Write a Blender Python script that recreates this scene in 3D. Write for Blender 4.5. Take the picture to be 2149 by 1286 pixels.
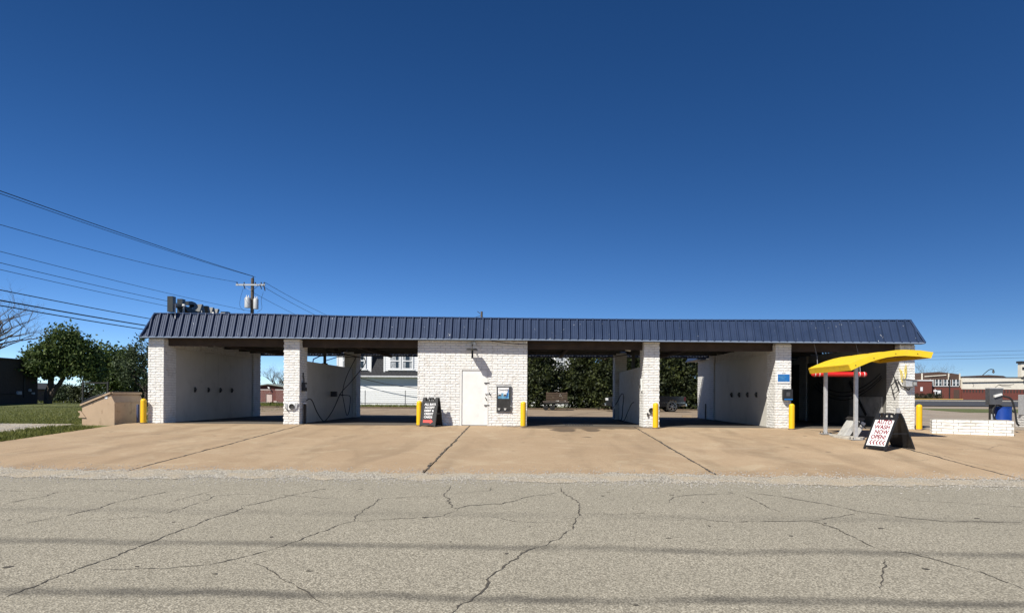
import bpy, bmesh, math, random
import numpy as np
from mathutils import Vector, Matrix, Euler

random.seed(7)
rng = np.random.default_rng(7)
for o in list(bpy.data.objects):
    bpy.data.objects.remove(o)
scene = bpy.context.scene
col = scene.collection
R = math.radians

# ------------------------------------------------------------------ camera
# World axes follow the car wash: X along its front, +Y into the bays, z = 0 at the bay floor.
cam_d = bpy.data.cameras.new('camera')
cam = bpy.data.objects.new('camera', cam_d)
col.objects.link(cam)
cam_d.sensor_width = 36.0
cam_d.lens = 24.0
cam_d.shift_y = 187.5 / 2149.0
cam_d.clip_start = 0.1
cam_d.clip_end = 3000.0
cam.location = (0.0, -24.5, 1.04)
_b = Matrix.Rotation(R(1.4), 4, 'Z') @ Matrix.Rotation(R(90), 4, 'X') @ Matrix.Rotation(R(0.4), 4, 'Z')
cam.rotation_euler = _b.to_euler()
scene.camera = cam

# ------------------------------------------------------------------ sky and sun
SUN_TRAVEL = Vector((0.62, 0.743, -1.0)).normalized()
SUN_EL = math.asin(-SUN_TRAVEL.z)
SUN_AZ = math.atan2(SUN_TRAVEL.x, -SUN_TRAVEL.y)
world = bpy.data.worlds.new('World')
scene.world = world
world.use_nodes = True
wn = world.node_tree.nodes
wl = world.node_tree.links
wn.clear()
sky = wn.new('ShaderNodeTexSky')
sky.sky_type = 'NISHITA'
sky.sun_disc = False
sky.sun_elevation = SUN_EL
sky.sun_rotation = SUN_AZ
sky.altitude = 6000
sky.air_density = 1.0
sky.dust_density = 0.0
sky.ozone_density = 1.0
bg = wn.new('ShaderNodeBackground')
bg.inputs[1].default_value = 0.080
wo = wn.new('ShaderNodeOutputWorld')
gam = wn.new('ShaderNodeGamma')
gam.inputs[1].default_value = 1.07
hsv = wn.new('ShaderNodeHueSaturation')
hsv.inputs['Saturation'].default_value = 1.27
hsv.inputs['Hue'].default_value = 0.505
wl.new(sky.outputs[0], gam.inputs[0])
wl.new(gam.outputs[0], hsv.inputs['Color'])
wl.new(hsv.outputs[0], bg.inputs[0])
wl.new(bg.outputs[0], wo.inputs[0])

sun_d = bpy.data.lights.new('sun', 'SUN')
sun_d.energy = 5.0
sun_d.angle = R(0.53)
sun_d.color = (1.0, 0.955, 0.86)
sun = bpy.data.objects.new('sun', sun_d)
col.objects.link(sun)
sun.location = (-40, -60, 60)
sun.rotation_euler = SUN_TRAVEL.to_track_quat('-Z', 'Y').to_euler()

vs = scene.view_settings
vs.view_transform = 'Standard'
vs.look = 'None'
vs.exposure = 0.35
vs.gamma = 1.0
vs.use_curve_mapping = False

# ------------------------------------------------------------------ materials
def _nt(name):
    m = bpy.data.materials.new(name)
    m.use_nodes = True
    n = m.node_tree.nodes
    l = m.node_tree.links
    return m, n, l, n['Principled BSDF']

def ramp(n, stops):
    r = n.new('ShaderNodeValToRGB')
    e = r.color_ramp.elements
    while len(e) < len(stops):
        e.new(0.5)
    for i, (p, c) in enumerate(stops):
        e[i].position = p
        e[i].color = (*c, 1) if len(c) == 3 else c
    return r

def mixc(n, l, fac, a, b, mode='MIX'):
    x = n.new('ShaderNodeMix')
    x.data_type = 'RGBA'
    x.blend_type = mode
    for sock, v in ((x.inputs[0], fac), (x.inputs[6], a), (x.inputs[7], b)):
        if isinstance(v, (int, float)):
            sock.default_value = v
        elif isinstance(v, tuple):
            sock.default_value = (*v, 1) if len(v) == 3 else v
        else:
            l.new(v, sock)
    return x.outputs[2]

def noise(n, l, vec, scale, detail=4, rough=0.55, dist=0.0):
    t = n.new('ShaderNodeTexNoise')
    t.inputs['Scale'].default_value = scale
    t.inputs['Detail'].default_value = detail
    t.inputs['Roughness'].default_value = rough
    t.inputs['Distortion'].default_value = dist
    l.new(vec, t.inputs['Vector'])
    return t.outputs[0]

def maprange(n, l, v, a, b, c=0.0, d=1.0):
    t = n.new('ShaderNodeMapRange')
    l.new(v, t.inputs[0])
    for i, x in enumerate((a, b, c, d)):
        t.inputs[i + 1].default_value = x
    return t.outputs[0]

def math_n(n, l, op, a, b=None):
    t = n.new('ShaderNodeMath')
    t.operation = op
    for s, v in ((t.inputs[0], a), (t.inputs[1], b)):
        if v is None:
            continue
        if isinstance(v, (int, float)):
            s.default_value = v
        else:
            l.new(v, s)
    return t.outputs[0]

def bump(n, l, bsdf, h, strength=0.3, dist=0.01):
    b = n.new('ShaderNodeBump')
    b.inputs['Strength'].default_value = strength
    b.inputs['Distance'].default_value = dist
    l.new(h, b.inputs['Height'])
    l.new(b.outputs[0], bsdf.inputs['Normal'])

def pos(n):
    return n.new('ShaderNodeNewGeometry').outputs['Position']

def mat(name, c, rough=0.6, metal=0.0, var=0.18, scale=6.0, bmp=0.0, bscale=60.0, spec=0.5, island=0.0, dirt=None, coat=0.0):
    m, n, l, b = _nt(name)
    v = pos(n)
    f = noise(n, l, v, scale, 5, 0.6)
    lo = tuple(x * (1 - var) for x in c)
    hi = tuple(min(1, x * (1 + var)) for x in c)
    cc = mixc(n, l, maprange(n, l, f, 0.3, 0.7), lo, hi)
    if island:
        g = n.new('ShaderNodeNewGeometry').outputs['Random Per Island']
        cc = mixc(n, l, maprange(n, l, g, 0, 1, 0, island), cc, tuple(x * 0.55 for x in c))
    if dirt:
        d = noise(n, l, v, dirt[1], 6, 0.65, 0.4)
        cc = mixc(n, l, maprange(n, l, d, dirt[2], dirt[3]), cc, dirt[0])
    l.new(cc, b.inputs['Base Color'])
    b.inputs['Roughness'].default_value = rough
    b.inputs['Metallic'].default_value = metal
    b.inputs['Specular IOR Level'].default_value = spec
    if coat:
        b.inputs['Coat Weight'].default_value = coat
        b.inputs['Coat Roughness'].default_value = 0.08
    if bmp:
        bump(n, l, b, noise(n, l, v, bscale, 5, 0.65), bmp, 0.01)
    return m

M = {}
M['white_brick'] = mat('white_brick', (0.80, 0.785, 0.75), 0.65, var=0.05, scale=9, bmp=0.5, bscale=55, island=0.14, dirt=((0.48, 0.42, 0.34), 2.6, 0.54, 0.82))
M['white_paint'] = mat('white_paint', (0.74, 0.73, 0.70), 0.6, var=0.05, scale=3, bmp=0.25, bscale=30)
M['joint'] = mat('joint', (0.33, 0.32, 0.30), 0.95, var=0.3, scale=12)
M['dark_panel'] = mat('dark_panel', (0.20, 0.19, 0.17), 0.5, var=0.15, scale=1.2, dirt=((0.12, 0.11, 0.09), 1.6, 0.5, 0.9))
M['mortar'] = mat('mortar', (0.50, 0.49, 0.47), 0.85, var=0.15, scale=8, bmp=0.4, bscale=40)
M['bay_panel'] = mat('bay_panel', (0.64, 0.61, 0.55), 0.5, var=0.06, scale=1.2, bmp=0.12, bscale=12, dirt=((0.42, 0.39, 0.33), 1.3, 0.54, 0.92))
M['door_paint'] = mat('door_paint', (0.76, 0.75, 0.72), 0.45, var=0.06, scale=2.5, bmp=0.5, bscale=5, dirt=((0.5, 0.48, 0.42), 4.0, 0.62, 0.9))
M['yellow'] = mat('yellow', (0.80, 0.47, 0.004), 0.5, var=0.05, scale=6, bmp=0.06, dirt=((0.42, 0.23, 0.02), 14, 0.66, 0.8))
M['canopy_yellow'] = mat('canopy_yellow', (0.82, 0.57, 0.018), 0.5, var=0.06, scale=2.2, bmp=0.1, bscale=3, dirt=((0.60, 0.42, 0.06), 5, 0.55, 0.85))
M['plywood'] = mat('plywood', (0.24, 0.13, 0.055), 0.75, var=0.3, scale=5)
M['black_plastic'] = mat('black_plastic', (0.014, 0.014, 0.015), 0.5, var=0.2, scale=8)
M['black_rubber'] = mat('black_rubber', (0.012, 0.012, 0.012), 0.6)
M['sign_white'] = mat('sign_white', (0.80, 0.80, 0.80), 0.35, var=0.02)
M['sign_black'] = mat('sign_black', (0.02, 0.02, 0.022), 0.45, var=0.25, scale=20)
M['red_print'] = mat('red_print', (0.20, 0.015, 0.03), 0.5, var=0.1)
M['arrow_red'] = mat('arrow_red', (0.78, 0.075, 0.06), 0.5, var=0.05)
M['blue_print'] = mat('blue_print', (0.012, 0.14, 0.42), 0.45, var=0.1)
M['light_blue'] = mat('light_blue', (0.12, 0.30, 0.46), 0.4, var=0.5, scale=9)
M['galv'] = mat('galv', (0.50, 0.50, 0.50), 0.45, metal=0.3, var=0.15, scale=12)
M['stainless'] = mat('stainless', (0.50, 0.49, 0.46), 0.45, metal=0.1, var=0.2, scale=3, dirt=((0.22, 0.21, 0.19), 5, 0.5, 0.8))
M['dark_steel'] = mat('dark_steel', (0.045, 0.043, 0.04), 0.5, metal=0.4, var=0.3)
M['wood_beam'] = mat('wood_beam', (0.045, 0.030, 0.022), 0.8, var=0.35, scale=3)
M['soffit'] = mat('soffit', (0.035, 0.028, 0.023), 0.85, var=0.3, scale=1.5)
M['trim_blue'] = mat('trim_blue', (0.034, 0.060, 0.135), 0.4, var=0.12, scale=3, spec=0.5)
M['trim_light'] = mat('trim_light', (0.20, 0.25, 0.34), 0.4, var=0.15, scale=4)
M['red_plastic'] = mat('red_plastic', (0.62, 0.022, 0.018), 0.4, var=0.08)
M['white_plastic'] = mat('white_plastic', (0.72, 0.72, 0.70), 0.4, var=0.05)
M['grey_cabinet'] = mat('grey_cabinet', (0.10, 0.10, 0.105), 0.45, metal=0.3, var=0.15)
M['drum_blue'] = mat('drum_blue', (0.008, 0.045, 0.26), 0.38, var=0.12)
M['tan_steel'] = mat('tan_steel', (0.47, 0.335, 0.22), 0.6, var=0.08, scale=2.5, bmp=0.2, bscale=6, dirt=((0.17, 0.095, 0.05), 4, 0.56, 0.8))
M['lid_black'] = mat('lid_black', (0.02, 0.022, 0.025), 0.4, var=0.2)
M['glass'] = mat('glass', (0.02, 0.024, 0.028), 0.06, var=0.1, spec=0.8)
M['curtain'] = mat('curtain', (0.40, 0.42, 0.44), 0.8, var=0.5, scale=7)
M['siding'] = mat('siding', (0.74, 0.745, 0.75), 0.55, var=0.03)
M['shingle'] = mat('shingle', (0.030, 0.031, 0.035), 0.85, var=0.35, scale=9, bmp=0.6, bscale=12, island=0.4)
M['gutter'] = mat('gutter', (0.55, 0.55, 0.56), 0.4)
M['red_brick'] = mat('red_brick', (0.155, 0.045, 0.032), 0.8, var=0.22, scale=14, bmp=0.3, bscale=25)
M['brown_brick'] = mat('brown_brick', (0.085, 0.05, 0.036), 0.85, var=0.25, scale=10, bmp=0.3, bscale=25)
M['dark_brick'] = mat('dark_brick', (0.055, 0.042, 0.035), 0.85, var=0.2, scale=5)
M['cream'] = mat('cream', (0.74, 0.68, 0.57), 0.8, var=0.07, scale=2)
M['metal_roof'] = mat('metal_roof', (0.30, 0.33, 0.29), 0.5, metal=0.3, var=0.12)
M['bark'] = mat('bark', (0.055, 0.042, 0.032), 0.9, var=0.3, scale=8, bmp=0.6, bscale=20)
M['twig'] = mat('twig', (0.10, 0.082, 0.068), 0.9, var=0.25, scale=8)
M['pole_wood'] = mat('pole_wood', (0.10, 0.08, 0.065), 0.9, var=0.3, scale=6)
M['grey_metal'] = mat('grey_metal', (0.45, 0.46, 0.47), 0.5, metal=0.1, var=0.08)
M['cable'] = mat('cable', (0.012, 0.012, 0.014), 0.7)
M['car_black'] = mat('car_black', (0.006, 0.006, 0.007), 0.2, spec=0.6, coat=0.6)
M['chrome'] = mat('chrome', (0.7, 0.7, 0.7), 0.15, metal=1.0)
M['tyre'] = mat('tyre', (0.010, 0.010, 0.010), 0.85)
M['tail_red'] = mat('tail_red', (0.05, 0.006, 0.006), 0.3)
M['kerb'] = mat('kerb', (0.42, 0.38, 0.32), 0.85, var=0.15)
M['kerb_yellow'] = mat('kerb_yellow', (0.66, 0.42, 0.10), 0.8, var=0.15)
M['pad'] = mat('pad', (0.40, 0.37, 0.32), 0.9, var=0.25, scale=12, bmp=0.6, bscale=25)
M['lumber'] = mat('lumber', (0.075, 0.048, 0.03), 0.85, var=0.3, scale=9)
M['pink_door'] = mat('pink_door', (0.62, 0.47, 0.42), 0.7, var=0.12, dirt=((0.3, 0.2, 0.16), 3, 0.6, 0.8))
M['sign_back'] = mat('sign_back', (0.10, 0.125, 0.14), 0.5, metal=0.2, var=0.15)
M['sign_side'] = mat('sign_side', (0.022, 0.028, 0.032), 0.5, var=0.2)
M['hose_yellow'] = mat('hose_yellow', (0.70, 0.55, 0.12), 0.5)
M['lamp_glass'] = mat('lamp_glass', (0.62, 0.62, 0.60), 0.25, var=0.05)
M['blue_post'] = mat('blue_post', (0.03, 0.04, 0.10), 0.5)
M['crack'] = mat('crack', (0.075, 0.065, 0.052), 0.95, var=0.3, scale=20)
M['seal'] = mat('seal', (0.13, 0.115, 0.092), 0.9, var=0.3, scale=15)
M['leaf_litter'] = mat('leaf_litter', (0.14, 0.10, 0.065), 0.95, var=0.4, scale=10)

def roof_material():
    m, n, l, b = _nt('blue_roof_metal')
    v = pos(n)
    f = noise(n, l, v, 1.3, 4, 0.6)
    c = mixc(n, l, maprange(n, l, f, 0.35, 0.7), (0.026, 0.043, 0.092), (0.037, 0.057, 0.115))
    # chalky scuffs, stretched down the slope, where the paint has flaked
    mp = n.new('ShaderNodeMapping')
    mp.inputs['Scale'].default_value = (9.0, 9.0, 3.0)
    l.new(v, mp.inputs['Vector'])
    s = noise(n, l, mp.outputs[0], 1.6, 3, 0.7)
    big = noise(n, l, v, 0.35, 2, 0.5)
    k = math_n(n, l, 'MULTIPLY', maprange(n, l, s, 0.685, 0.72), maprange(n, l, big, 0.44, 0.52))
    c = mixc(n, l, k, c, (0.62, 0.64, 0.66))
    l.new(c, b.inputs['Base Color'])
    b.inputs['Roughness'].default_value = 0.5
    b.inputs['Specular IOR Level'].default_value = 0.13
    bump(n, l, b, noise(n, l, v, 2.5, 3), 0.12, 0.02)
    return m
M['roof'] = roof_material()

def foliage(name, dark, light, trans=0.25, shade_mix=0.8):
    m, n, l, b = _nt(name)
    g = n.new('ShaderNodeNewGeometry')
    c = mixc(n, l, g.outputs['Random Per Island'], dark, light)
    f = noise(n, l, g.outputs['Position'], 0.9, 3)
    c = mixc(n, l, maprange(n, l, f, 0.35, 0.7), c, tuple(x * shade_mix for x in dark), 'MIX')
    l.new(c, b.inputs['Base Color'])
    b.inputs['Roughness'].default_value = 0.6
    b.inputs['Specular IOR Level'].default_value = 0.25
    t = n.new('ShaderNodeBsdfTranslucent')
    l.new(c, t.inputs[0])
    mx = n.new('ShaderNodeMixShader')
    mx.inputs[0].default_value = trans
    l.new(b.outputs[0], mx.inputs[1])
    l.new(t.outputs[0], mx.inputs[2])
    l.new(mx.outputs[0], n['Material Output'].inputs[0])
    return m
M['cedar'] = foliage('cedar_leaves', (0.010, 0.017, 0.006), (0.085, 0.10, 0.026), 0.12)
M['oak'] = foliage('spring_leaves', (0.040, 0.072, 0.020), (0.20, 0.255, 0.075), 0.4)
M['oak_pale'] = foliage('pale_leaves', (0.035, 0.055, 0.025), (0.11, 0.14, 0.07), 0.25)
M['grass_blade'] = foliage('grass_blades', (0.12, 0.14, 0.028), (0.28, 0.275, 0.08), 0.4)
M['boxwood'] = foliage('boxwood_leaves', (0.008, 0.014, 0.007), (0.028, 0.042, 0.016), 0.1)

def road_material():
    m, n, l, b = _nt('chip_seal')
    v = pos(n)
    vo = n.new('ShaderNodeTexVoronoi')
    vo.inputs['Scale'].default_value = 62
    l.new(v, vo.inputs['Vector'])
    wht = n.new('ShaderNodeRGBToBW')
    l.new(vo.outputs['Color'], wht.inputs[0])
    r = ramp(n, [(0.12, (0.245, 0.220, 0.168)), (0.40, (0.415, 0.376, 0.292)), (0.62, (0.495, 0.450, 0.352)), (0.88, (0.67, 0.612, 0.487))])
    l.new(wht.outputs[0], r.inputs[0])
    c = r.outputs[0]
    edge = maprange(n, l, vo.outputs['Distance'], 0.45, 0.75)
    c = mixc(n, l, edge, c, (0.20, 0.178, 0.136))
    fine = noise(n, l, v, 160, 3, 0.7)
    c = mixc(n, l, maprange(n, l, fine, 0.2, 0.8, 0.0, 1.0), mixc(n, l, 0.35, c, (0.09, 0.083, 0.073)), c)
    big = noise(n, l, v, 0.55, 5, 0.6, 0.5)
    c = mixc(n, l, maprange(n, l, big, 0.35, 0.72, 0.0, 0.42), c, (0.25, 0.228, 0.178))
    # bitumen bled up in the wheel paths
    sep = n.new('ShaderNodeSeparateXYZ')
    l.new(v, sep.inputs[0])
    wob = maprange(n, l, noise(n, l, v, 0.7, 3), 0.2, 0.8, -0.12, 0.12)
    tilt = math_n(n, l, 'MULTIPLY', sep.outputs[0], 0.006)
    yy = math_n(n, l, 'ADD', math_n(n, l, 'ADD', sep.outputs[1], wob), tilt)
    total = None
    for y0, w, s in ((-17.34, 0.20, 0.50), (-19.12, 0.15, 0.62), (-15.4, 0.30, 0.18)):
        d = math_n(n, l, 'ABSOLUTE', math_n(n, l, 'SUBTRACT', yy, y0))
        k = maprange(n, l, d, w * 0.25, w, s, 0.0)
        total = k if total is None else math_n(n, l, 'MAXIMUM', total, k)
    patch = maprange(n, l, noise(n, l, v, 1.6, 4), 0.25, 0.65, 0.45, 1.0)
    c = mixc(n, l, math_n(n, l, 'MULTIPLY', total, patch), c, (0.030, 0.028, 0.027))
    l.new(c, b.inputs['Base Color'])
    b.inputs['Roughness'].default_value = 0.88
    b.inputs['Specular IOR Level'].default_value = 0.3
    bump(n, l, b, vo.outputs['Distance'], 0.6, 0.008)
    return m
M['road'] = road_material()

def concrete_material(name, a, bb, wet=False, tyre=True, joint=False):
    m, n, l, b = _nt(name)
    v = pos(n)
    f = noise(n, l, v, 0.45, 6, 0.62, 0.6)
    c = mixc(n, l, maprange(n, l, f, 0.3, 0.7), a, bb)
    oi = n.new('ShaderNodeObjectInfo').outputs['Random']
    c = mixc(n, l, maprange(n, l, oi, 0, 1, 0, 0.5), c, tuple(x * 0.78 for x in a))
    sp = noise(n, l, v, 45, 4, 0.75)
    c = mixc(n, l, maprange(n, l, sp, 0.48, 0.75, 0, 0.8), c, tuple(x * 0.42 for x in a))
    c = mixc(n, l, maprange(n, l, noise(n, l, v, 60, 2, 0.6), 0.62, 0.75, 0, 0.5), c, (0.52, 0.45, 0.36))
    if tyre:
        # long rubbed streaks where cars turn in
        mp = n.new('ShaderNodeMapping')
        mp.inputs['Scale'].default_value = (0.9, 0.22, 1.0)
        mp.inputs['Rotation'].default_value = (0, 0, 0.25)
        l.new(v, mp.inputs['Vector'])
        st = noise(n, l, mp.outputs[0], 1.0, 6, 0.6, 0.7)
        c = mixc(n, l, maprange(n, l, st, 0.50, 0.78, 0, 0.65), c, tuple(x * 0.50 for x in a))
        mp2 = n.new('ShaderNodeMapping')
        mp2.inputs['Scale'].default_value = (0.22, 1.6, 1.0)
        l.new(v, mp2.inputs['Vector'])
        s2 = noise(n, l, mp2.outputs[0], 1.2, 5, 0.7, 0.4)
        c = mixc(n, l, maprange(n, l, s2, 0.64, 0.76, 0, 0.6), c, (0.50, 0.42, 0.32))
        pale = noise(n, l, v, 0.9, 6, 0.7, 1.0)
        c = mixc(n, l, maprange(n, l, pale, 0.52, 0.72, 0, 0.40), c, (0.54, 0.45, 0.31))
        sx_ = n.new('ShaderNodeSeparateXYZ')
        l.new(v, sx_.inputs[0])
        wobx = math_n(n, l, 'ADD', sx_.outputs[0], maprange(n, l, noise(n, l, v, 0.25, 3), 0.2, 0.8, -0.5, 0.5))
        trk = None
        for bx_ in (-11.1, -6.1, 2.0, 6.7, 11.2):
            for s_ in (-0.78, 0.78):
                d_ = math_n(n, l, 'ABSOLUTE', math_n(n, l, 'SUBTRACT', wobx, bx_ + s_))
                k_ = maprange(n, l, d_, 0.06, 0.30, 1.0, 0.0)
                trk = k_ if trk is None else math_n(n, l, 'MAXIMUM', trk, k_)
        brk = maprange(n, l, noise(n, l, v, 1.1, 5, 0.7), 0.42, 0.66, 0.0, 0.34)
        c = mixc(n, l, math_n(n, l, 'MULTIPLY', trk, brk), c, tuple(x * 0.45 for x in a))
        oil = noise(n, l, v, 2.3, 2, 0.4)
        c = mixc(n, l, maprange(n, l, oil, 0.74, 0.80, 0, 0.75), c, (0.07, 0.055, 0.04))
    rough = None
    if wet:
        # water carried out of the third bay
        def blob(cx, cy, rx, ry, k):
            mp = n.new('ShaderNodeMapping')
            mp.inputs['Location'].default_value = (-cx / rx, -cy / ry, 0)
            mp.inputs['Scale'].default_value = (1 / rx, 1 / ry, 0.0)
            l.new(v, mp.inputs['Vector'])
            ln = n.new('ShaderNodeVectorMath')
            ln.operation = 'LENGTH'
            l.new(mp.outputs[0], ln.inputs[0])
            w = math_n(n, l, 'ADD', ln.outputs['Value'], maprange(n, l, noise(n, l, v, 2.2, 5, 0.65), 0.2, 0.8, -k, k))
            return maprange(n, l, w, 0.82, 1.0, 1.0, 0.0)
        t = blob(1.9, -0.25, 2.9, 0.75, 0.6)
        t = math_n(n, l, 'MAXIMUM', t, blob(1.2, -1.35, 0.50, 0.70, 0.4))
        t = math_n(n, l, 'MAXIMUM', t, blob(2.15, -1.3, 0.32, 0.65, 0.4))
        t = math_n(n, l, 'MAXIMUM', t, math_n(n, l, 'MULTIPLY', blob(-6.2, -0.1, 2.0, 0.35, 0.5), 0.7))
        c = mixc(n, l, math_n(n, l, 'MULTIPLY', t, 0.7), c, (0.075, 0.056, 0.04))
        rough = maprange(n, l, t, 0, 1, 0.85, 0.55)
    l.new(c, b.inputs['Base Color'])
    if rough is not None:
        l.new(rough, b.inputs['Roughness'])
    else:
        b.inputs['Roughness'].default_value = 0.85
    b.inputs['Specular IOR Level'].default_value = 0.35
    bump(n, l, b, noise(n, l, v, 40, 6, 0.7), 0.35, 0.006)
    return m
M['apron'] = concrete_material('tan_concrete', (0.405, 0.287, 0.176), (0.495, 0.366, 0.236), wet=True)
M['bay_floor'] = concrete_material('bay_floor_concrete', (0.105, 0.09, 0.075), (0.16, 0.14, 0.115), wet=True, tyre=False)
M['lot'] = concrete_material('lot_concrete', (0.27, 0.20, 0.135), (0.34, 0.26, 0.18))
M['side_asphalt'] = mat('side_asphalt', (0.050, 0.050, 0.053), 0.85, var=0.2, scale=1.2)
M['side_lot'] = concrete_material('side_lot_paving', (0.29, 0.235, 0.18), (0.37, 0.305, 0.235))
def gravel_material():
    m, n, l, b = _nt('gravel_dust')
    v = pos(n)
    vo = n.new('ShaderNodeTexVoronoi')
    vo.inputs['Scale'].default_value = 34
    l.new(v, vo.inputs['Vector'])
    bw_ = n.new('ShaderNodeRGBToBW')
    l.new(vo.outputs['Color'], bw_.inputs[0])
    r = ramp(n, [(0.1, (0.18, 0.16, 0.13)), (0.45, (0.42, 0.385, 0.315)), (0.85, (0.68, 0.63, 0.53))])
    l.new(bw_.outputs[0], r.inputs[0])
    c = mixc(n, l, maprange(n, l, vo.outputs['Distance'], 0.45, 0.7), r.outputs[0], (0.20, 0.175, 0.14))
    d = noise(n, l, v, 1.4, 5, 0.65, 0.6)
    c = mixc(n, l, maprange(n, l, d, 0.42, 0.62, 0, 0.85), c, (0.43, 0.355, 0.25))
    l.new(c, b.inputs['Base Color'])
    b.inputs['Roughness'].default_value = 0.95
    bump(n, l, b, vo.outputs['Distance'], 1.0, 0.015)
    return m
M['gravel'] = gravel_material()
M['stone'] = mat('gravel_stone', (0.44, 0.41, 0.37), 0.9, var=0.3, scale=25, island=0.9)

def ground_material():
    m, n, l, b = _nt('turf_and_soil')
    v = pos(n)
    f = noise(n, l, v, 0.7, 6, 0.65, 0.3)
    r = ramp(n, [(0.30, (0.075, 0.092, 0.024)), (0.5, (0.12, 0.138, 0.04)), (0.78, (0.17, 0.155, 0.06))])
    l.new(f, r.inputs[0])
    s = noise(n, l, v, 14, 5, 0.7)
    c = mixc(n, l, maprange(n, l, s, 0.35, 0.75, 0, 0.6), r.outputs[0], (0.03, 0.036, 0.012))
    l.new(c, b.inputs['Base Color'])
    b.inputs['Roughness'].default_value = 0.95
    bump(n, l, b, s, 0.8, 0.03)
    return m
M['ground'] = ground_material()

# ------------------------------------------------------------------ mesh helpers
def tag(o, label, cat, group=None):
    o['label'] = label
    o['category'] = cat
    if group:
        o['group'] = group
    return o

def thing(name, label, cat, loc=(0, 0, 0), rotz=0.0, group=None):
    o = bpy.data.objects.new(name, None)
    o.empty_display_size = 0.2
    col.objects.link(o)
    o.location = loc
    o.rotation_euler = (0, 0, rotz)
    return tag(o, label, cat, group)

def root_loc(p):
    while p.parent is not None:
        p = p.parent
    return Vector(p.location)

class MB:
    def __init__(self):
        self.v = []
        self.f = []
    def add(self, vs_, fs):
        k = len(self.v)
        self.v += [tuple(p) for p in vs_]
        self.f += [tuple(i + k for i in q) for q in fs]
        return self
    def box(self, x0, x1, y0, y1, z0, z1):
        return self.add([(x0, y0, z0), (x1, y0, z0), (x1, y1, z0), (x0, y1, z0), (x0, y0, z1), (x1, y0, z1), (x1, y1, z1), (x0, y1, z1)],
                        [(3, 2, 1, 0), (4, 5, 6, 7), (0, 1, 5, 4), (1, 2, 6, 5), (2, 3, 7, 6), (3, 0, 4, 7)])
    def bar(self, a, b, w, h=None):
        a = Vector(a); b = Vector(b); h = w if h is None else h
        d = (b - a).normalized()
        s = d.cross(Vector((0, 0, 1)))
        if s.length < 1e-4:
            s = Vector((1, 0, 0))
        s.normalize()
        u = s.cross(d).normalized()
        pts = []
        for p in (a, b):
            for i, j in ((-1, -1), (1, -1), (1, 1), (-1, 1)):
                pts.append(p + s * (i * w / 2) + u * (j * h / 2))
        return self.add(pts, [(0, 1, 2, 3), (7, 6, 5, 4), (0, 4, 5, 1), (1, 5, 6, 2), (2, 6, 7, 3), (3, 7, 4, 0)])
    def prism(self, poly, axis, a, b):
        n = len(poly)
        def pt(p, t):
            if axis == 'y': return (p[0], t, p[1])
            if axis == 'x': return (t, p[0], p[1])
            return (p[0], p[1], t)
        vs_ = [pt(p, a) for p in poly] + [pt(p, b) for p in poly]
        fs = [tuple(range(n)), tuple(range(2 * n - 1, n - 1, -1))]
        fs += [(i, i + n, (i + 1) % n + n, (i + 1) % n) for i in range(n)]
        return self.add(vs_, fs)
    def tube(self, pts, r, n=6, cap=True):
        pts = [Vector(p) for p in pts]
        rs = r if isinstance(r, (list, tuple)) else [r] * len(pts)
        ref = None
        rings = []
        for i, p in enumerate(pts):
            d = (pts[min(i + 1, len(pts) - 1)] - pts[max(i - 1, 0)])
            if d.length < 1e-9:
                d = Vector((0, 0, 1))
            d.normalize()
            if ref is None:
                ref = Vector((0, 0, 1)) if abs(d.z) < 0.9 else Vector((1, 0, 0))
            s = d.cross(ref)
            if s.length < 1e-4:
                s = d.cross(Vector((0, 1, 0)))
            s.normalize()
            u = s.cross(d).normalized()
            ref = u
            rings.append([p + (s * math.cos(2 * math.pi * k / n) + u * math.sin(2 * math.pi * k / n)) * rs[i] for k in range(n)])
        k0 = len(self.v)
        for q in rings:
            self.v += [tuple(x) for x in q]
        for i in range(len(rings) - 1):
            for k in range(n):
                a = k0 + i * n + k
                b = k0 + i * n + (k + 1) % n
                self.f.append((a, b, b + n, a + n))
        if cap:
            self.f.append(tuple(k0 + k for k in range(n))[::-1])
            self.f.append(tuple(k0 + (len(rings) - 1) * n + k for k in range(n)))
        return self
    def lathe(self, prof, c, n=20, axis='z'):
        k0 = len(self.v)
        for r, h in prof:
            for k in range(n):
                a = 2 * math.pi * k / n
                p = (r * math.cos(a), r * math.sin(a), h)
                if axis == 'y': p = (p[0], p[2], p[1])
                if axis == 'x': p = (p[2], p[0], p[1])
                self.v.append((p[0] + c[0], p[1] + c[1], p[2] + c[2]))
        for i in range(len(prof) - 1):
            for k in range(n):
                a = k0 + i * n + k
                b = k0 + i * n + (k + 1) % n
                self.f.append((a, b, b + n, a + n))
        self.f.append(tuple(k0 + k for k in range(n))[::-1])
        self.f.append(tuple(k0 + (len(prof) - 1) * n + k for k in range(n)))
        return self
    def build(self, name, m, parent=None, local=False, smooth=False, bevel=0.0, fix=True):
        me = bpy.data.meshes.new(name)
        v = self.v
        if parent is not None and not local:
            off = root_loc(parent)
            v = [(p[0] - off.x, p[1] - off.y, p[2] - off.z) for p in v]
        me.from_pydata(v, [], self.f)
        if fix:
            bm = bmesh.new()
            bm.from_mesh(me)
            bmesh.ops.recalc_face_normals(bm, faces=bm.faces)
            bm.to_mesh(me)
            bm.free()
        me.materials.append(M[m] if isinstance(m, str) else m)
        if smooth:
            me.shade_smooth()
            try:
                me.set_sharp_from_angle(angle=R(40))
            except Exception:
                pass
        o = bpy.data.objects.new(name, me)
        col.objects.link(o)
        if parent is not None:
            o.parent = parent
        if bevel:
            bv = o.modifiers.new('bevel', 'BEVEL')
            bv.width = bevel
            bv.segments = 2
            bv.limit_method = 'ANGLE'
        return o

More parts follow.
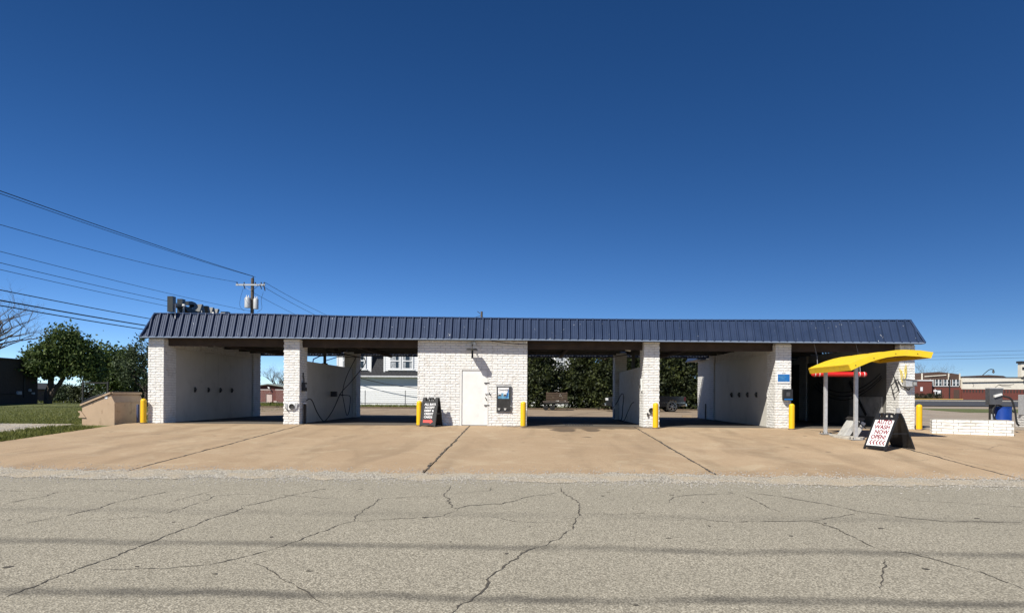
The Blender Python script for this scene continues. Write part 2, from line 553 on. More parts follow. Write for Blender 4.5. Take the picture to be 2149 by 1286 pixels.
def quads(name, V, m, parent=None, per=4, off=None):
    """V: (N*per,3) array of loose faces."""
    n = len(V) // per
    me = bpy.data.meshes.new(name)
    if off is not None:
        V = V - np.array(off)
    me.vertices.add(len(V))
    me.vertices.foreach_set('co', V.astype(np.float32).ravel())
    me.loops.add(len(V))
    me.loops.foreach_set('vertex_index', np.arange(len(V), dtype=np.int32))
    me.polygons.add(n)
    me.polygons.foreach_set('loop_start', np.arange(0, len(V), per, dtype=np.int32))
    me.update(calc_edges=True)
    me.materials.append(M[m])
    o = bpy.data.objects.new(name, me)
    col.objects.link(o)
    if parent is not None:
        o.parent = parent
    return o

def text(s, size, m, parent, loc, rot=(R(90), 0, 0), name='lettering', extrude=0.001, bold=0.0, sx=1.0, align='CENTER'):
    cu = bpy.data.curves.new('t', 'FONT')
    cu.body = s
    cu.size = size
    cu.extrude = extrude
    cu.offset = bold
    cu.align_x = align
    cu.align_y = 'CENTER'
    cu.resolution_u = 3
    t = bpy.data.objects.new('t', cu)
    col.objects.link(t)
    dg = bpy.context.evaluated_depsgraph_get()
    me = bpy.data.meshes.new_from_object(t.evaluated_get(dg))
    bpy.data.objects.remove(t)
    me.name = name
    me.materials.clear()
    me.materials.append(M[m])
    o = bpy.data.objects.new(name, me)
    col.objects.link(o)
    o.parent = parent
    o.location = loc
    o.rotation_euler = rot
    o.scale = (sx, 1, 1)
    return o

def lerp(x, pts):
    if x <= pts[0][0]:
        (a, b), (c, d) = pts[0], pts[1]
    elif x >= pts[-1][0]:
        (a, b), (c, d) = pts[-2], pts[-1]
    else:
        for (a, b), (c, d) in zip(pts, pts[1:]):
            if a <= x <= c:
                break
    return b + (d - b) * (x - a) / (c - a)

def sm(t):
    t = max(0.0, min(1.0, t))
    return t * t * (3 - 2 * t)

# ------------------------------------------------------------------ terrain
def hz(x, y):
    z = -0.035 + 0.0451 * min(0.0, max(y, -10.9))
    if y < -10.9:
        z -= 0.02 * sm((-10.9 - y) / 1.2)
    z += 0.09 * sm((x - 7.2) / 2.0) * sm(-y / 3.0) * sm((y + 10.8) / 4.5)
    z += 0.12 * sm((y - 28) / 6)
    if y > 15:
        z += 0.0085 * (min(y, 200) - 15) * sm((x - 13) / 14)
    if y > 40:
        z -= 0.0135 * (min(y, 140) - 40) * sm((-15 - x) / 10)
    return z

def sheet(name, xs, ys, m, dz=0.0, parent=None, clip=None):
    mb = MB()
    nx = len(xs)
    for y in ys:
        for x in xs:
            mb.v.append((x, y, hz(x, y) + dz))
    for j in range(len(ys) - 1):
        for i in range(nx - 1):
            a = j * nx + i
            mb.f.append((a, a + 1, a + 1 + nx, a + nx))
    o = mb.build(name, m, parent, fix=False)
    if parent is None:
        o['kind'] = 'structure'
    return o

def frange(a, b, s):
    n = max(1, int(round((b - a) / s)))
    return [a + (b - a) * i / n for i in range(n + 1)]

gx = [-1500, -600, -250, -150, -100] + frange(-70, 110, 2.5) + [140, 200, 400, 800, 1500]
gy = [-300, -120, -60] + frange(-40, -12, 4) + frange(-10.9, 0, 1.09) + frange(2, 140, 3) + [160, 200, 300, 600, 1500]
sheet('ground', gx, gy, 'ground', -0.045)

# ------------------------------------------------------------------ road and paving
road = sheet('road', [-300, -120, -60] + frange(-40, 40, 4) + [60, 120, 300], frange(-36, -12.0, 2.2) + [-11.4, -10.95], 'road', 0.0)

def crack_strip(pts, w, seed):
    """A ragged, tapering ribbon that follows the measured line of a crack."""
    rr = random.Random(seed)
    P = []
    for (a, b) in zip(pts, pts[1:]):
        a = Vector((*a, 0)); b = Vector((*b, 0))
        k = max(2, int((b - a).length / 0.07))
        for i in range(k):
            P.append(a.lerp(b, i / k))
    P.append(Vector((*pts[-1], 0)))
    n = len(P)
    mb = MB()
    drift = 0.0
    for i, p in enumerate(P):
        d = (P[min(i + 1, n - 1)] - P[max(i - 1, 0)]).normalized()
        s = Vector((-d.y, d.x, 0))
        drift = drift * 0.7 + rr.uniform(-0.026, 0.026)
        q = p + s * drift
        t = min(1.0, min(i, n - 1 - i) / 5.0)
        ww = w * (0.15 + 0.85 * t) * rr.choice((0.25, 0.5, 0.8, 1.0, 1.1, 1.5)) * 0.5
        for sg in (-1, 1):
            r = q + s * (sg * ww)
            mb.v.append((r.x, r.y, hz(r.x, r.y) + 0.004))
    for i in range(n - 1):
        a = 2 * i
        mb.f.append((a, a + 1, a + 3, a + 2))
    return mb

ROAD_CRACKS = [
  (0.022, [(-4.03, -19.38), (-4.04, -18.95), (-4.04, -18.39), (-4.04, -17.7), (-3.99, -17.19), (-3.99, -16.74), (-4.02, -15.85), (-3.97, -15.35), (-4.04, -14.88), (-3.73, -13.99), (-3.43, -12.93)]),
  (0.018, [(-3.92, -18.5), (-3.34, -18.38), (-2.98, -18.21), (-2.81, -17.98), (-2.63, -17.55), (-2.52, -17.15), (-2.26, -16.19), (-2.17, -16.02), (-2.26, -15.5), (-2.27, -14.83), (-2.25, -14.05), (-1.75, -13.84), (-1.28, -13.76)]),
  (0.018, [(-7.45, -15.04), (-7.46, -14.67), (-7.39, -14.17), (-7.5, -13.82), (-7.32, -13.53)]),
  (0.022, [(-6.08, -16.53), (-6.03, -16.21), (-5.96, -15.68), (-5.92, -15.22), (-5.98, -14.56), (-5.79, -13.41)]),
  (0.016, [(-5.78, -16.3), (-5.23, -16.05), (-4.93, -15.85), (-4.77, -15.54), (-4.8, -14.86), (-4.86, -13.98), (-4.57, -13.79), (-3.79, -13.82), (-2.79, -14.26)]),
  (0.018, [(-5.19, -14.66), (-5.2, -14.06), (-5.13, -13.46)]),
  (0.016, [(-2.71, -18.04), (-2.42, -18.33), (-2.04, -18.75), (-1.73, -19.03), (-1.65, -19.2), (-1.46, -19.42)]),
  (0.026, [(-1.37, -12.45), (-1.34, -13.17), (-1.27, -13.81), (-1.18, -14.46), (-1.08, -14.89), (-0.97, -14.99), (-0.85, -14.66), (-0.37, -14.48), (0.01, -13.72), (0.56, -13.22)]),
  (0.018, [(-0.97, -14.99), (-1.09, -15.54), (-1.48, -15.69), (-2.25, -16.02)]),
  (0.024, [(0.59, -12.51), (0.58, -13.31), (0.66, -13.76), (0.74, -14.32), (0.72, -15.04), (0.57, -15.9), (0.5, -16.33), (0.41, -16.71), (0.18, -17.23), (-0.01, -17.55), (-0.17, -18.03), (-0.27, -18.34), (-0.34, -18.53), (-0.34, -18.69), (-0.4, -19.01), (-0.47, -19.23), (-0.6, -19.63)]),
  (0.014, [(0.71, -15.24), (1.26, -15.24), (1.82, -15.1)]),
  (0.014, [(-0.71, -15.52), (-0.37, -15.62), (-0.14, -15.89), (0.51, -15.9)]),
  (0.02, [(-1.16, -13.44), (-0.64, -13.06), (-0.66, -12.5)]),
  (0.022, [(2.08, -14.22), (2.29, -13.61), (2.75, -13.29), (3.39, -13.15), (3.31, -12.75)]),
  (0.045, [(3.68, -12.93), (4.08, -13.48), (4.36, -14.06), (4.67, -14.73), (5.0, -15.19), (5.45, -15.53), (6.4, -15.53)]),
  (0.022, [(2.22, -15.49), (2.41, -15.72), (3.06, -15.68), (3.61, -15.61), (3.74, -16.09), (3.7, -16.95), (3.73, -17.27), (3.91, -17.38), (4.0, -17.66), (4.09, -18.02), (4.16, -18.37), (4.15, -18.69)]),
  (0.018, [(3.61, -15.61), (4.06, -15.31), (4.64, -14.87)]),
  (0.02, [(3.56, -17.65), (3.2, -18.31), (2.91, -18.75)]),
  (0.018, [(3.5, -13.24), (3.48, -14.59), (3.56, -15.01)]),
  (0.016, [(-9.2, -13.6), (-8.2, -13.7), (-7.0, -13.55), (-6.1, -13.62)]),
  (0.016, [(5.6, -13.1), (6.2, -13.8), (6.9, -14.0), (7.8, -14.6)]),
]
for i, (w, pts) in enumerate(ROAD_CRACKS):
    crack_strip(pts, w * 0.72, 100 + i).build('crack', 'seal' if w > 0.04 else 'crack', road, fix=False)

# little scraps and tar spots pressed into the road
for i in range(34):
    x = random.uniform(-6.5, 7.5); y = random.uniform(-19.4, -12.8)
    w = random.uniform(0.02, 0.06); d = random.uniform(0.02, 0.05)
    mb = MB()
    k = 7
    mb.v = [(x + math.cos(2 * math.pi * j / k) * w * random.uniform(0.5, 1), y + math.sin(2 * math.pi * j / k) * d * random.uniform(0.5, 1), hz(x, y) + 0.004) for j in range(k)]
    mb.f = [tuple(range(k))]
    mb.build('tar_spot', 'crack', road, fix=False)

# concrete apron: cast slabs with open joints between them
apron = sheet('apron', frange(-14.6, 42, 2.83), frange(-10.9, 0.0, 1.09), 'crack', -0.022)
JX = [-14.5, -8.1, -2.1, 3.78, 9.72, 16.4, 23.0, 30.0, 42.0]
for a, b in zip(JX, JX[1:]):
    ya = [-10.9, -9.81, -8.72, -7.63, -6.54, -5.45, -4.36, -3.27, -2.18, -1.09, -0.02]
    sheet('concrete_slab', frange(a + 0.016, b - 0.016, 1.5), ya, 'apron', 0.0, apron)
APRON_CRACKS = [[(7.37, -7.9), (7.93, -8.29), (8.88, -8.64), (9.4, -8.33)], [(10.62, -6.73), (11.85, -6.65), (12.3, -6.1), (13.15, -5.49)],
                [(9.9, -6.9), (9.95, -8.33), (10.1, -9.83)], [(-14.2, -4.5), (-12.0, -4.9), (-10.2, -4.6), (-8.3, -4.8)], [(-2.0, -5.4), (0.4, -5.2), (2.4, -5.8), (3.7, -5.6)]]
for i, p in enumerate(APRON_CRACKS):
    crack_strip(p, 0.012, 300 + i).build('crack', 'seal', apron, fix=False)
# weeds and dirt in the open joints
for jx in JX[1:5]:
    mb = crack_strip([(jx - 0.02, -10.8), (jx + 0.01, -6.0), (jx - 0.01, -0.3)], 0.05, int(jx * 10) + 500)
    mb.build('joint_dirt', 'crack', apron, fix=False)

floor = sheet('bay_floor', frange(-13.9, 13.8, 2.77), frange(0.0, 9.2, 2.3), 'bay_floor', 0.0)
drain = MB()
for k in range(9):
    drain.box(1.42 + k * 0.105, 1.42 + k * 0.105 + 0.055, 1.0, 2.6, -0.032, -0.018)
drain.box(1.36, 1.40, 0.95, 2.65, -0.032, -0.02).box(2.36, 2.40, 0.95, 2.65, -0.032, -0.02)
drain.build('floor_grate', 'dark_steel', floor)
sheet('rear_lot', frange(-21.5, 13.98, 4), frange(9.21, 29.5, 2.5), 'lot', 0.0)
lot = bpy.data.objects['rear_lot']
for i, p in enumerate([[(-9.5, 10.5), (-6.0, 28.0)], [(1.5, 9.5), (3.4, 18), (6.3, 29)], [(-16, 10), (-13.5, 28)]]):
    crack_strip(p, 0.05, 700 + i).build('joint', 'crack', lot, fix=False)
sheet('side_lot', frange(14.0, 64, 2.5), frange(0.03, 42, 3), 'side_lot', 0.0)
sheet('side_street', frange(18, 150, 6), frange(44, 84, 4), 'side_asphalt', 0.03)
mb = MB()
for a in frange(18, 146, 4):
    mb.box(a, a + 3.98, 84.05, 84.5, hz(a, 84) - 0.1, hz(a, 84) + 0.16)
k_ = mb.build('kerb', 'kerb')
k_['kind'] = 'structure'
k2 = MB().box(75, 85, 111.2, 112.4, 0.3, 1.06).build('yellow_kerb', 'kerb_yellow')
k2['kind'] = 'structure'
sheet('sidewalk', frange(64, 150, 6), frange(85, 114, 4), 'side_asphalt', 0.035)
mb = MB()
for a in frange(-30, 14, 4):
    mb.box(a, a + 3.97, 29.6, 30.0, hz(a, 30) - 0.2, hz(a, 30) + 0.10)
k3 = mb.build('verge_kerb', 'leaf_litter')
k3['kind'] = 'structure'
# gravel drive past the dumpster
sheet('gravel_path', frange(-60, -16.1, 2.2), [-3.6, -2.6, -1.6, -0.7], 'gravel', 0.004)

def stones(n, xf, yf, smin, smax, dz=0.0):
    V = []
    base = np.array([(1, 0, 0), (0, 1, 0), (-1, 0, 0), (0, -1, 0), (0, 0, 0.8)], float)
    tri = [(0, 1, 4), (1, 2, 4), (2, 3, 4), (3, 0, 4)]
    xs = xf(n); ys = yf(n)
    for x, y in zip(xs, ys):
        s = rng.uniform(smin, smax) * np.array([rng.uniform(0.7, 1.3), rng.uniform(0.7, 1.3), rng.uniform(0.6, 1.1)])
        a = rng.uniform(0, 6.28)
        c, d = math.cos(a), math.sin(a)
        p = base * s + rng.normal(0, smin * 0.15, (5, 3))
        q = np.stack([p[:, 0] * c - p[:, 1] * d + x, p[:, 0] * d + p[:, 1] * c + y, p[:, 2] + hz(x, y) + dz], 1)
        for t in tri:
            V.append(q[list(t)])
    return np.concatenate(V)

V = stones(20000, lambda n: rng.uniform(-13, 15, n), lambda n: -11.35 + rng.normal(0, 0.52, n), 0.007, 0.019, 0.006)
g = quads('roadside_gravel', V, 'stone', per=3)
tag(g, 'pale loose gravel strewn between the road and the concrete apron', 'gravel'); g['kind'] = 'stuff'
def wander(n, step, seed):
    rr = random.Random(seed)
    out = [0.0]
    a = b = 0.0
    for i in range(n - 1):
        a = a * 0.985 + rr.uniform(-1, 1) * 0.07
        b = b * 0.6 + rr.uniform(-1, 1) * 0.13
        out.append(a + b)
    return out
gxs = frange(-60, 60, 0.12)
wa = wander(len(gxs), 0.12, 3); wb = wander(len(gxs), 0.12, 4)
mb = MB()
for i, x in enumerate(gxs):
    y1 = -10.80 + max(-0.45, min(0.55, wa[i])) - 0.25 * sm((x - 5) / 5)
    y0 = -11.95 + max(-0.5, min(0.4, wb[i]))
    for k in range(5):
        y = y0 + (y1 - y0) * k / 4
        mb.v.append((x, y, hz(x, y) + 0.007 + (0.006 if 0 < k < 4 else 0)))
for i in range(len(gxs) - 1):
    for k in range(4):
        a = i * 5 + k
        mb.f.append((a, a + 5, a + 6, a + 1))
g_ = mb.build('gravel_shoulder', 'gravel', None, fix=False)
g_['kind'] = 'structure'
V = stones(2600, lambda n: rng.uniform(-26, -16.1, n), lambda n: rng.uniform(-3.6, -0.7, n), 0.012, 0.03)
g = quads('path_gravel', V, 'stone', per=3)
tag(g, 'grey gravel drive crossing the grass left of the apron', 'gravel'); g['kind'] = 'stuff'

def grass(name, label, n, xf, yf, h0, h1):
    x = xf(n); y = yf(n)
    z = np.array([hz(a, b) - 0.05 for a, b in zip(x, y)])
    h = rng.uniform(h0, h1, n)
    a = rng.uniform(0, 6.28, n)
    w = h * 0.16
    lx = rng.normal(0, 0.45, n) * h; ly = rng.normal(0, 0.45, n) * h
    A = np.stack([x - np.cos(a) * w, y - np.sin(a) * w, z], 1)
    B = np.stack([x + np.cos(a) * w, y + np.sin(a) * w, z], 1)
    T = np.stack([x + lx, y + ly, z + h], 1)
    V = np.stack([A, B, T], 1).reshape(-1, 3)
    o = quads(name, V, 'grass_blade', per=3)
    tag(o, label, 'grass'); o['kind'] = 'stuff'
    return o
grass('lawn_grass', 'rough spring grass in front of the dark building at left', 60000, lambda n: -16.2 - np.abs(rng.normal(0, 14, n)), lambda n: -0.6 + rng.uniform(0, 1, n) ** 1.5 * 38, 0.04, 0.10)
grass('verge_grass', 'strip of dark grass along the left edge of the concrete apron', 9000, lambda n: rng.uniform(-16.3, -14.45, n), lambda n: rng.uniform(-10.8, -1.6, n), 0.06, 0.16)
grass('lawn_edge_grass', 'far left grass verge between gravel drive and road', 9000, lambda n: rng.uniform(-30, -16.2, n), lambda n: rng.uniform(-10.5, -3.6, n), 0.06, 0.15)
grass('house_grass', 'thin grass along the foot of the white sided house', 9000, lambda n: rng.uniform(-30, 2, n), lambda n: rng.uniform(30.1, 40, n), 0.05, 0.22)
grass('field_grass', 'green grass bank in front of the red brick shed behind the first bay', 7000, lambda n: rng.uniform(-60, -24, n), lambda n: rng.uniform(50, 93, n), 0.15, 0.4)
sheet('grass_corner', frange(32, 50, 3), frange(26, 33, 3.5), 'ground', 0.008)
grass('corner_grass', 'dry grass corner beside the side street at far right', 6000, lambda n: rng.uniform(32, 50, n), lambda n: rng.uniform(26, 33, n), 0.04, 0.09)
for (xa, xb, ya) in ((22.0, 31.0, 14.0), (20.5, 28.5, 20.5)):
    g_ = MB()
    for q in frange(xa, xb - 1.0, 1.0):
        g_.add([(q, ya, hz(q, ya) + 0.006), (q + 1.02, ya, hz(q + 1, ya) + 0.006), (q + 1.02, ya + 0.35, hz(q + 1, ya + 0.35) + 0.006), (q, ya + 0.35, hz(q, ya + 0.35) + 0.006)], [(0, 1, 2, 3)])
    g_.build('gutter_strip', 'kerb', bpy.data.objects['side_lot'], fix=False)

# ------------------------------------------------------------------ the car wash
EAVE = [(-14.0, 3.08), (-9.4, 3.075), (-6.3, 3.05), (0.16, 3.037), (8.2, 2.993), (13.8, 2.98)]
TOP = [(-13.7, 3.96), (-9.5, 3.94), (-6.4, 3.87), (0.16, 3.81), (4.25, 3.78), (9.6, 3.783), (13.5, 3.80)]
def eave_y(x):
    return -0.20 - (x + 14.0) / 27.8 * 0.24
XL, XR, XLT, XRT = -14.03, 13.75, -13.68, 13.42
B0 = -0.04
DEPTH = 9.0
PD = 0.88

wash = thing('car_wash', 'white painted brick self service car wash with blue metal mansard roof and five bays', 'car wash', (0, 4.5, B0))

COURSE, BL, GAP = 0.0927, 0.375, 0.014

def brick_block(mb, o, u, n, u0, u1, v0, v1, proud, rr, nu=4, nv=2):
    """One rock-faced brick: o origin, u along the wall, n out of the wall."""
    k = len(mb.v)
    w = u1 - u0
    for j in range(nv + 1):
        for i in range(nu + 1):
            eu = i in (0, nu); ev = j in (0, nv)
            d = proud * (rr.uniform(0.72, 1.12) if not (eu or ev) else rr.uniform(0.45, 0.95))
            uu = u0 + w * i / nu + (0 if eu else rr.uniform(-0.02, 0.02) * w)
            vv = v0 + (v1 - v0) * j / nv + (rr.uniform(-0.0045, 0.0045) if ev else rr.uniform(-0.012, 0.012))
            p = o + u * uu + n * d
            mb.v.append((p.x, p.y, p.z + vv))
    kb = len(mb.v)
    ring = [(i, 0) for i in range(nu + 1)] + [(nu, j) for j in range(1, nv + 1)] + [(i, nv) for i in range(nu - 1, -1, -1)] + [(0, j) for j in range(nv - 1, 0, -1)]
    for (i, j) in ring:
        p = o + u * (u0 + w * i / nu)
        mb.v.append((p.x, p.y, p.z + v0 + (v1 - v0) * j / nv))
    idx = lambda i, j: k + j * (nu + 1) + i
    for j in range(nv):
        for i in range(nu):
            mb.f.append((idx(i, j), idx(i + 1, j), idx(i + 1, j + 1), idx(i, j + 1)))
    L = len(ring)
    for q in range(L):
        a = ring[q]; b = ring[(q + 1) % L]
        mb.f.append((kb + q, kb + (q + 1) % L, idx(*b), idx(*a)))

def courses(width, height, openings=(), course=COURSE, bl=BL, phase=0.0):
    """Running-bond rectangles (u0, u1, v0, v1) for a wall face with openings."""
    out = []
    nc = int(height / course + 0.3)
    for c in range(nc):
        v0 = c * course + GAP / 2
        v1 = min((c + 1) * course - GAP / 2, height)
        x = -bl + phase + (bl / 2 if c % 2 else 0)
        while x < width:
            segs = [(max(0, x + GAP / 2), min(width, x + bl - GAP / 2))]
            for (a, b, z0, z1) in openings:
                if v1 > z0 + 0.02 and v0 < z1 - 0.02:
                    new = []
                    for s, e in segs:
                        if e <= a or s >= b:
                            new.append((s, e))
                        else:
                            if s < a: new.append((s, a - 0.004))
                            if e > b: new.append((b + 0.004, e))
                    segs = new
            for s, e in segs:
                if e - s > 0.04:
                    out.append((s, e, v0, v1))
            x += bl
    return out

brickwork = MB()
brr = random.Random(11)
def clad(o, u, n, width, height, openings=(), proud=0.020, phase=0.0, fine=False):
    for (a, b, c, d) in courses(width, height, openings, phase=phase):
        brick_block(brickwork, Vector(o), Vector(u), Vector(n), a, b, c, d, proud * brr.uniform(0.8, 1.15), brr, 5 if fine else 3, 2)

FRONT_PILLARS = [(-13.85, -13.27), (-8.88, -8.29), (4.10, 4.67), (8.767, 9.321), (13.113, 13.66)]
# front pillars
for i, (a, b) in enumerate(FRONT_PILLARS):
    h = lerp((a + b) / 2, EAVE) + 0.03 - B0
    MB().box(a + 0.02, b - 0.02, 0.02, PD, B0 - 0.1, B0 + h).build('pillar', 'mortar', wash)
    clad((a, 0.02, B0), (1, 0, 0), (0, -1, 0), b - a, h - 0.03, phase=random.choice((0, 0.1, 0.2)), fine=True)
    if i < 2:
        clad((b - 0.02, 0.0, B0), (0, 1, 0), (1, 0, 0), PD, h - 0.03, phase=0.07)
    if i >= 2:
        clad((a + 0.02, 0.0, B0), (0, 1, 0), (-1, 0, 0), PD, h - 0.03, phase=0.07)
# rear pillars
for i, (a, b) in enumerate(FRONT_PILLARS):
    y0 = DEPTH - PD
    MB().box(a + 0.02, b - 0.02, y0 + 0.02, DEPTH, B0 - 0.1, 3.12).build('rear_pillar', 'mortar', wash)
    clad((a, y0 + 0.02, B0), (1, 0, 0), (0, -1, 0), b - a, 3.1 - B0)
    if i < 2:
        clad((b - 0.02, y0, B0), (0, 1, 0), (1, 0, 0), PD, 3.1 - B0, phase=0.1)
    else:
        clad((a + 0.02, y0, B0), (0, 1, 0), (-1, 0, 0), PD, 3.1 - B0, phase=0.1)

# outer left wall with the smooth panel seen inside bay one
MB().box(-13.83, -13.36, PD + 0.001, DEPTH - PD + 0.018, B0 - 0.1, 3.1).build('wall', 'white_paint', wash)
clad((-13.36, PD, B0), (0, 1, 0), (1, 0, 0), DEPTH - 2 * PD, 3.1 - B0, openings=[(0.0, DEPTH, 0, 2.78)], phase=0.2)
for k in range(6):
    y0 = PD + 0.01 + k * 1.205
    MB().box(-13.36, -13.325, y0, y0 + 1.20, B0 + 0.01, 2.74).build('wall_panel', 'bay_panel', wash)
# wall between bay four and the automatic bay, and its longer rear wing
MB().box(8.86, 9.30, PD + 0.001, 11.4, B0 - 0.1, 3.02).build('wall', 'white_paint', wash)
clad((8.86, PD, B0), (0, 1, 0), (-1, 0, 0), DEPTH - 2 * PD, 3.0 - B0, openings=[(0.0, DEPTH, 0, 2.70)], phase=0.2)
for k in range(6):
    y0 = PD + 0.01 + k * 1.205
    MB().box(8.82, 8.86, y0, y0 + 1.20, B0 + 0.01, 2.66).build('wall_panel', 'bay_panel', wash)
clad((8.84, DEPTH, B0), (0, 1, 0), (-1, 0, 0), 2.4, 2.95 - B0, phase=0.1)
# automatic bay: right wall, closed rear door
MB().box(13.20, 13.64, PD + 0.001, 11.4, B0 - 0.1, 3.02).build('wall', 'white_paint', wash)
for k in range(6):
    y0 = PD + 0.01 + k * 1.74
    MB().box(13.165, 13.199, y0, y0 + 1.72, B0 + 0.01, 2.66).build('wall_panel', 'dark_panel', wash)
rd = MB().box(9.31, 13.19, 11.2, 11.25, B0, 3.0).build('roller_door', 'dark_steel', wash)
for k in range(9):
    MB().box(9.33, 13.17, 11.165, 11.20, B0 + 0.04 + k * 0.33, B0 + 0.34 + k * 0.33).build('door_slat', 'dark_steel', rd)
# dividers: smooth one behind the second pillar, brick one behind the third
MB().box(-8.70, -8.46, PD + 0.001, DEPTH - PD + 0.01, B0 - 0.1, 2.31).build('divider_wall', 'bay_panel', wash)
MB().box(4.30, 4.52, PD + 0.001, DEPTH - PD + 0.01, B0 - 0.1, 2.19).build('divider_wall', 'white_paint', wash)
clad((4.30, PD, B0), (0, 1, 0), (-1, 0, 0), DEPTH - 2 * PD, 2.18 - B0, proud=0.012)

# equipment room: front wall built brick by brick
CX0, CX1 = -4.004, -0.058
CH = lerp(-2, EAVE) + 0.02 - B0
DX0, DX1, DZ1 = -2.475, -1.44, 2.0
MX0, MX1, MZ0, MZ1 = -1.15, -0.62, 0.465, 1.38
room = MB()
room.box(CX0 + 0.02, DX0, 0.02, 0.22, B0 - 0.1, B0 + CH)
room.box(DX1, CX1 - 0.02, 0.02, 0.22, B0 - 0.1, B0 + CH)
room.box(DX0, DX1, 0.02, 0.22, DZ1, B0 + CH)
room.box(CX0 + 0.02, CX0 + 0.2, 0.221, DEPTH, B0 - 0.1, B0 + CH)
room.box(CX1 - 0.2, CX1 - 0.02, 0.221, DEPTH, B0 - 0.1, B0 + CH)
room.box(CX0 + 0.201, CX1 - 0.201, DEPTH - 0.2, DEPTH, B0 - 0.1, B0 + CH)
fw_ = room.build('front_wall', 'mortar', wash)
variants = []
for q in range(10):
    mb = MB()
    brick_block(mb, Vector((0, 0, 0)), Vector((1, 0, 0)), Vector((0, -1, 0)), 0, BL - GAP, 0, COURSE - GAP, 0.020, brr, 6, 2)
    me = bpy.data.meshes.new('brick')
    me.from_pydata(mb.v, [], mb.f)
    me.materials.append(M['white_brick'])
    variants.append(me)
rl = root_loc(wash)
for (a, b, c, d) in courses(CX1 - CX0, CH - 0.02, openings=[(DX0 - CX0, DX1 - CX0, 0, DZ1 - B0), (MX0 - CX0, MX1 - CX0, MZ0 - B0, MZ1 - B0)], phase=0.06):
    org = Vector((CX0 + a, 0.02, B0 + c)) - rl
    if abs((b - a) - (BL - GAP)) < 0.002:
        me = brr.choice(variants)
    else:
        mb = MB()
        brick_block(mb, Vector((0, 0, 0)), Vector((1, 0, 0)), Vector((0, -1, 0)), 0, b - a, 0, d - c, 0.020, brr, 4, 2)
        me = bpy.data.meshes.new('brick')
        me.from_pydata(mb.v, [], mb.f)
        me.materials.append(M['white_brick'])
    o = bpy.data.objects.new('brick', me)
    col.objects.link(o)
    o.parent = fw_
    o.location = org
clad((CX1 - 0.02, 0.0, B0), (0, 1, 0), (1, 0, 0), DEPTH, CH - 0.02, proud=0.012)
clad((CX0 + 0.02, 0.0, B0), (0, 1, 0), (-1, 0, 0), DEPTH, CH - 0.02, proud=0.012)
bw = brickwork.build('brickwork', 'white_brick', wash, fix=True)
bw['kind'] = 'stuff'
bw['label'] = 'white painted rock faced bricks of pillars and bay walls'

# steel door of the equipment room
dr = MB().box(DX0 + 0.075, DX1 - 0.05, 0.03, 0.075, B0 + 0.02, DZ1 - 0.05).build('door', 'door_paint', wash, bevel=0.004)
fr = MB().box(DX0 + 0.004, DX0 + 0.066, 0.0, 0.12, B0, DZ1 - 0.004).box(DX1 - 0.042, DX1 - 0.004, 0.0, 0.12, B0, DZ1 - 0.004).box(DX0 + 0.0665, DX1 - 0.0425, 0.0, 0.12, DZ1 - 0.042, DZ1 - 0.004)
fr.build('door_frame', 'white_paint', wash)
for z in (0.12, 0.82, 1.72):
    MB().lathe([(0.011, 0), (0.011, 0.10)], (DX0 + 0.073, 0.02, z), 8).build('hinge', 'grey_metal', dr)
for z in (0.70, 1.50):
    MB().box(DX1 - 0.16, DX1 + 0.03, -0.012, 0.029, z - 0.014, z + 0.014).build('hasp', 'dark_steel', dr)
MB().box(DX1 - 0.13, DX1 + 0.02, -0.018, 0.029, 1.095, 1.135).build('bolt', 'grey_metal', dr)
MB().tube([(DX1 + 0.025, -0.02, 1.15), (DX1 + 0.05, -0.03, 1.09), (DX1 + 0.075, -0.02, 1.05)], 0.018, 6).build('padlock', 'dark_steel', dr)
MB().bar((DX1 - 0.115, 0.01, 0.98), (DX1 - 0.06, 0.0, 0.86), 0.03, 0.025).build('door_handle', 'dark_steel', dr)

# beams, deck and purlins
for a, b in ((-13.26, -8.89), (-8.28, -4.01), (-0.05, 4.09), (4.68, 8.76), (9.33, 13.10)):
    zt = min(lerp(a, EAVE), lerp(b, EAVE)) + 0.05
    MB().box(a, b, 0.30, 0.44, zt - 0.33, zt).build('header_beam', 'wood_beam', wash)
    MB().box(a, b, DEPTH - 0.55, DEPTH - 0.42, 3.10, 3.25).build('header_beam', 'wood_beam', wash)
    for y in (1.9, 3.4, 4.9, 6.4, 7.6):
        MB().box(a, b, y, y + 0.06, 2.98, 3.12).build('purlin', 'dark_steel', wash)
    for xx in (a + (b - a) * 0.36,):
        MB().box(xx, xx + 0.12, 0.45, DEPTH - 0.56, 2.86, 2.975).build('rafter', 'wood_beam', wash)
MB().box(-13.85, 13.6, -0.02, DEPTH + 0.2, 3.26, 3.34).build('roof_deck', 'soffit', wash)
MB().box(8.8, 13.6, DEPTH + 0.201, 11.7, 3.06, 3.2).build('roof_deck', 'soffit', wash)

# mansard: every ribbed panel is its own sheet
roof = MB().prism([(XLT, 0.14), (XRT, -0.10), (XRT, DEPTH - 0.1), (XLT, DEPTH - 0.1)], 'z', 3.345, 3.72).build('mansard_roof', 'soffit', wash)
def mansard(x, t, off):
    """Point on the front slope at station x, t from eave 0 to top 1, off out of the sheet."""
    zb, zt = lerp(x, EAVE), lerp(x, TOP)
    yb = eave_y(x)
    rise = zt - zb
    nrm = Vector((0, -rise, 0.34)).normalized()
    p = Vector((x, yb + 0.34 * t, zb + rise * t)) + nrm * off
    return p
NP = 99
pw = (XR - XL) / NP
PROF = [(0.0, 0.0), (0.008, 0.075), (0.046, 0.075), (0.049, 0.0), (0.112, 0.0), (0.120, 0.016), (0.138, 0.016), (0.146, 0.0), (0.190, 0.0), (0.198, 0.016), (0.216, 0.016), (0.224, 0.0), (1.0, 0.0)]
prr = random.Random(5)
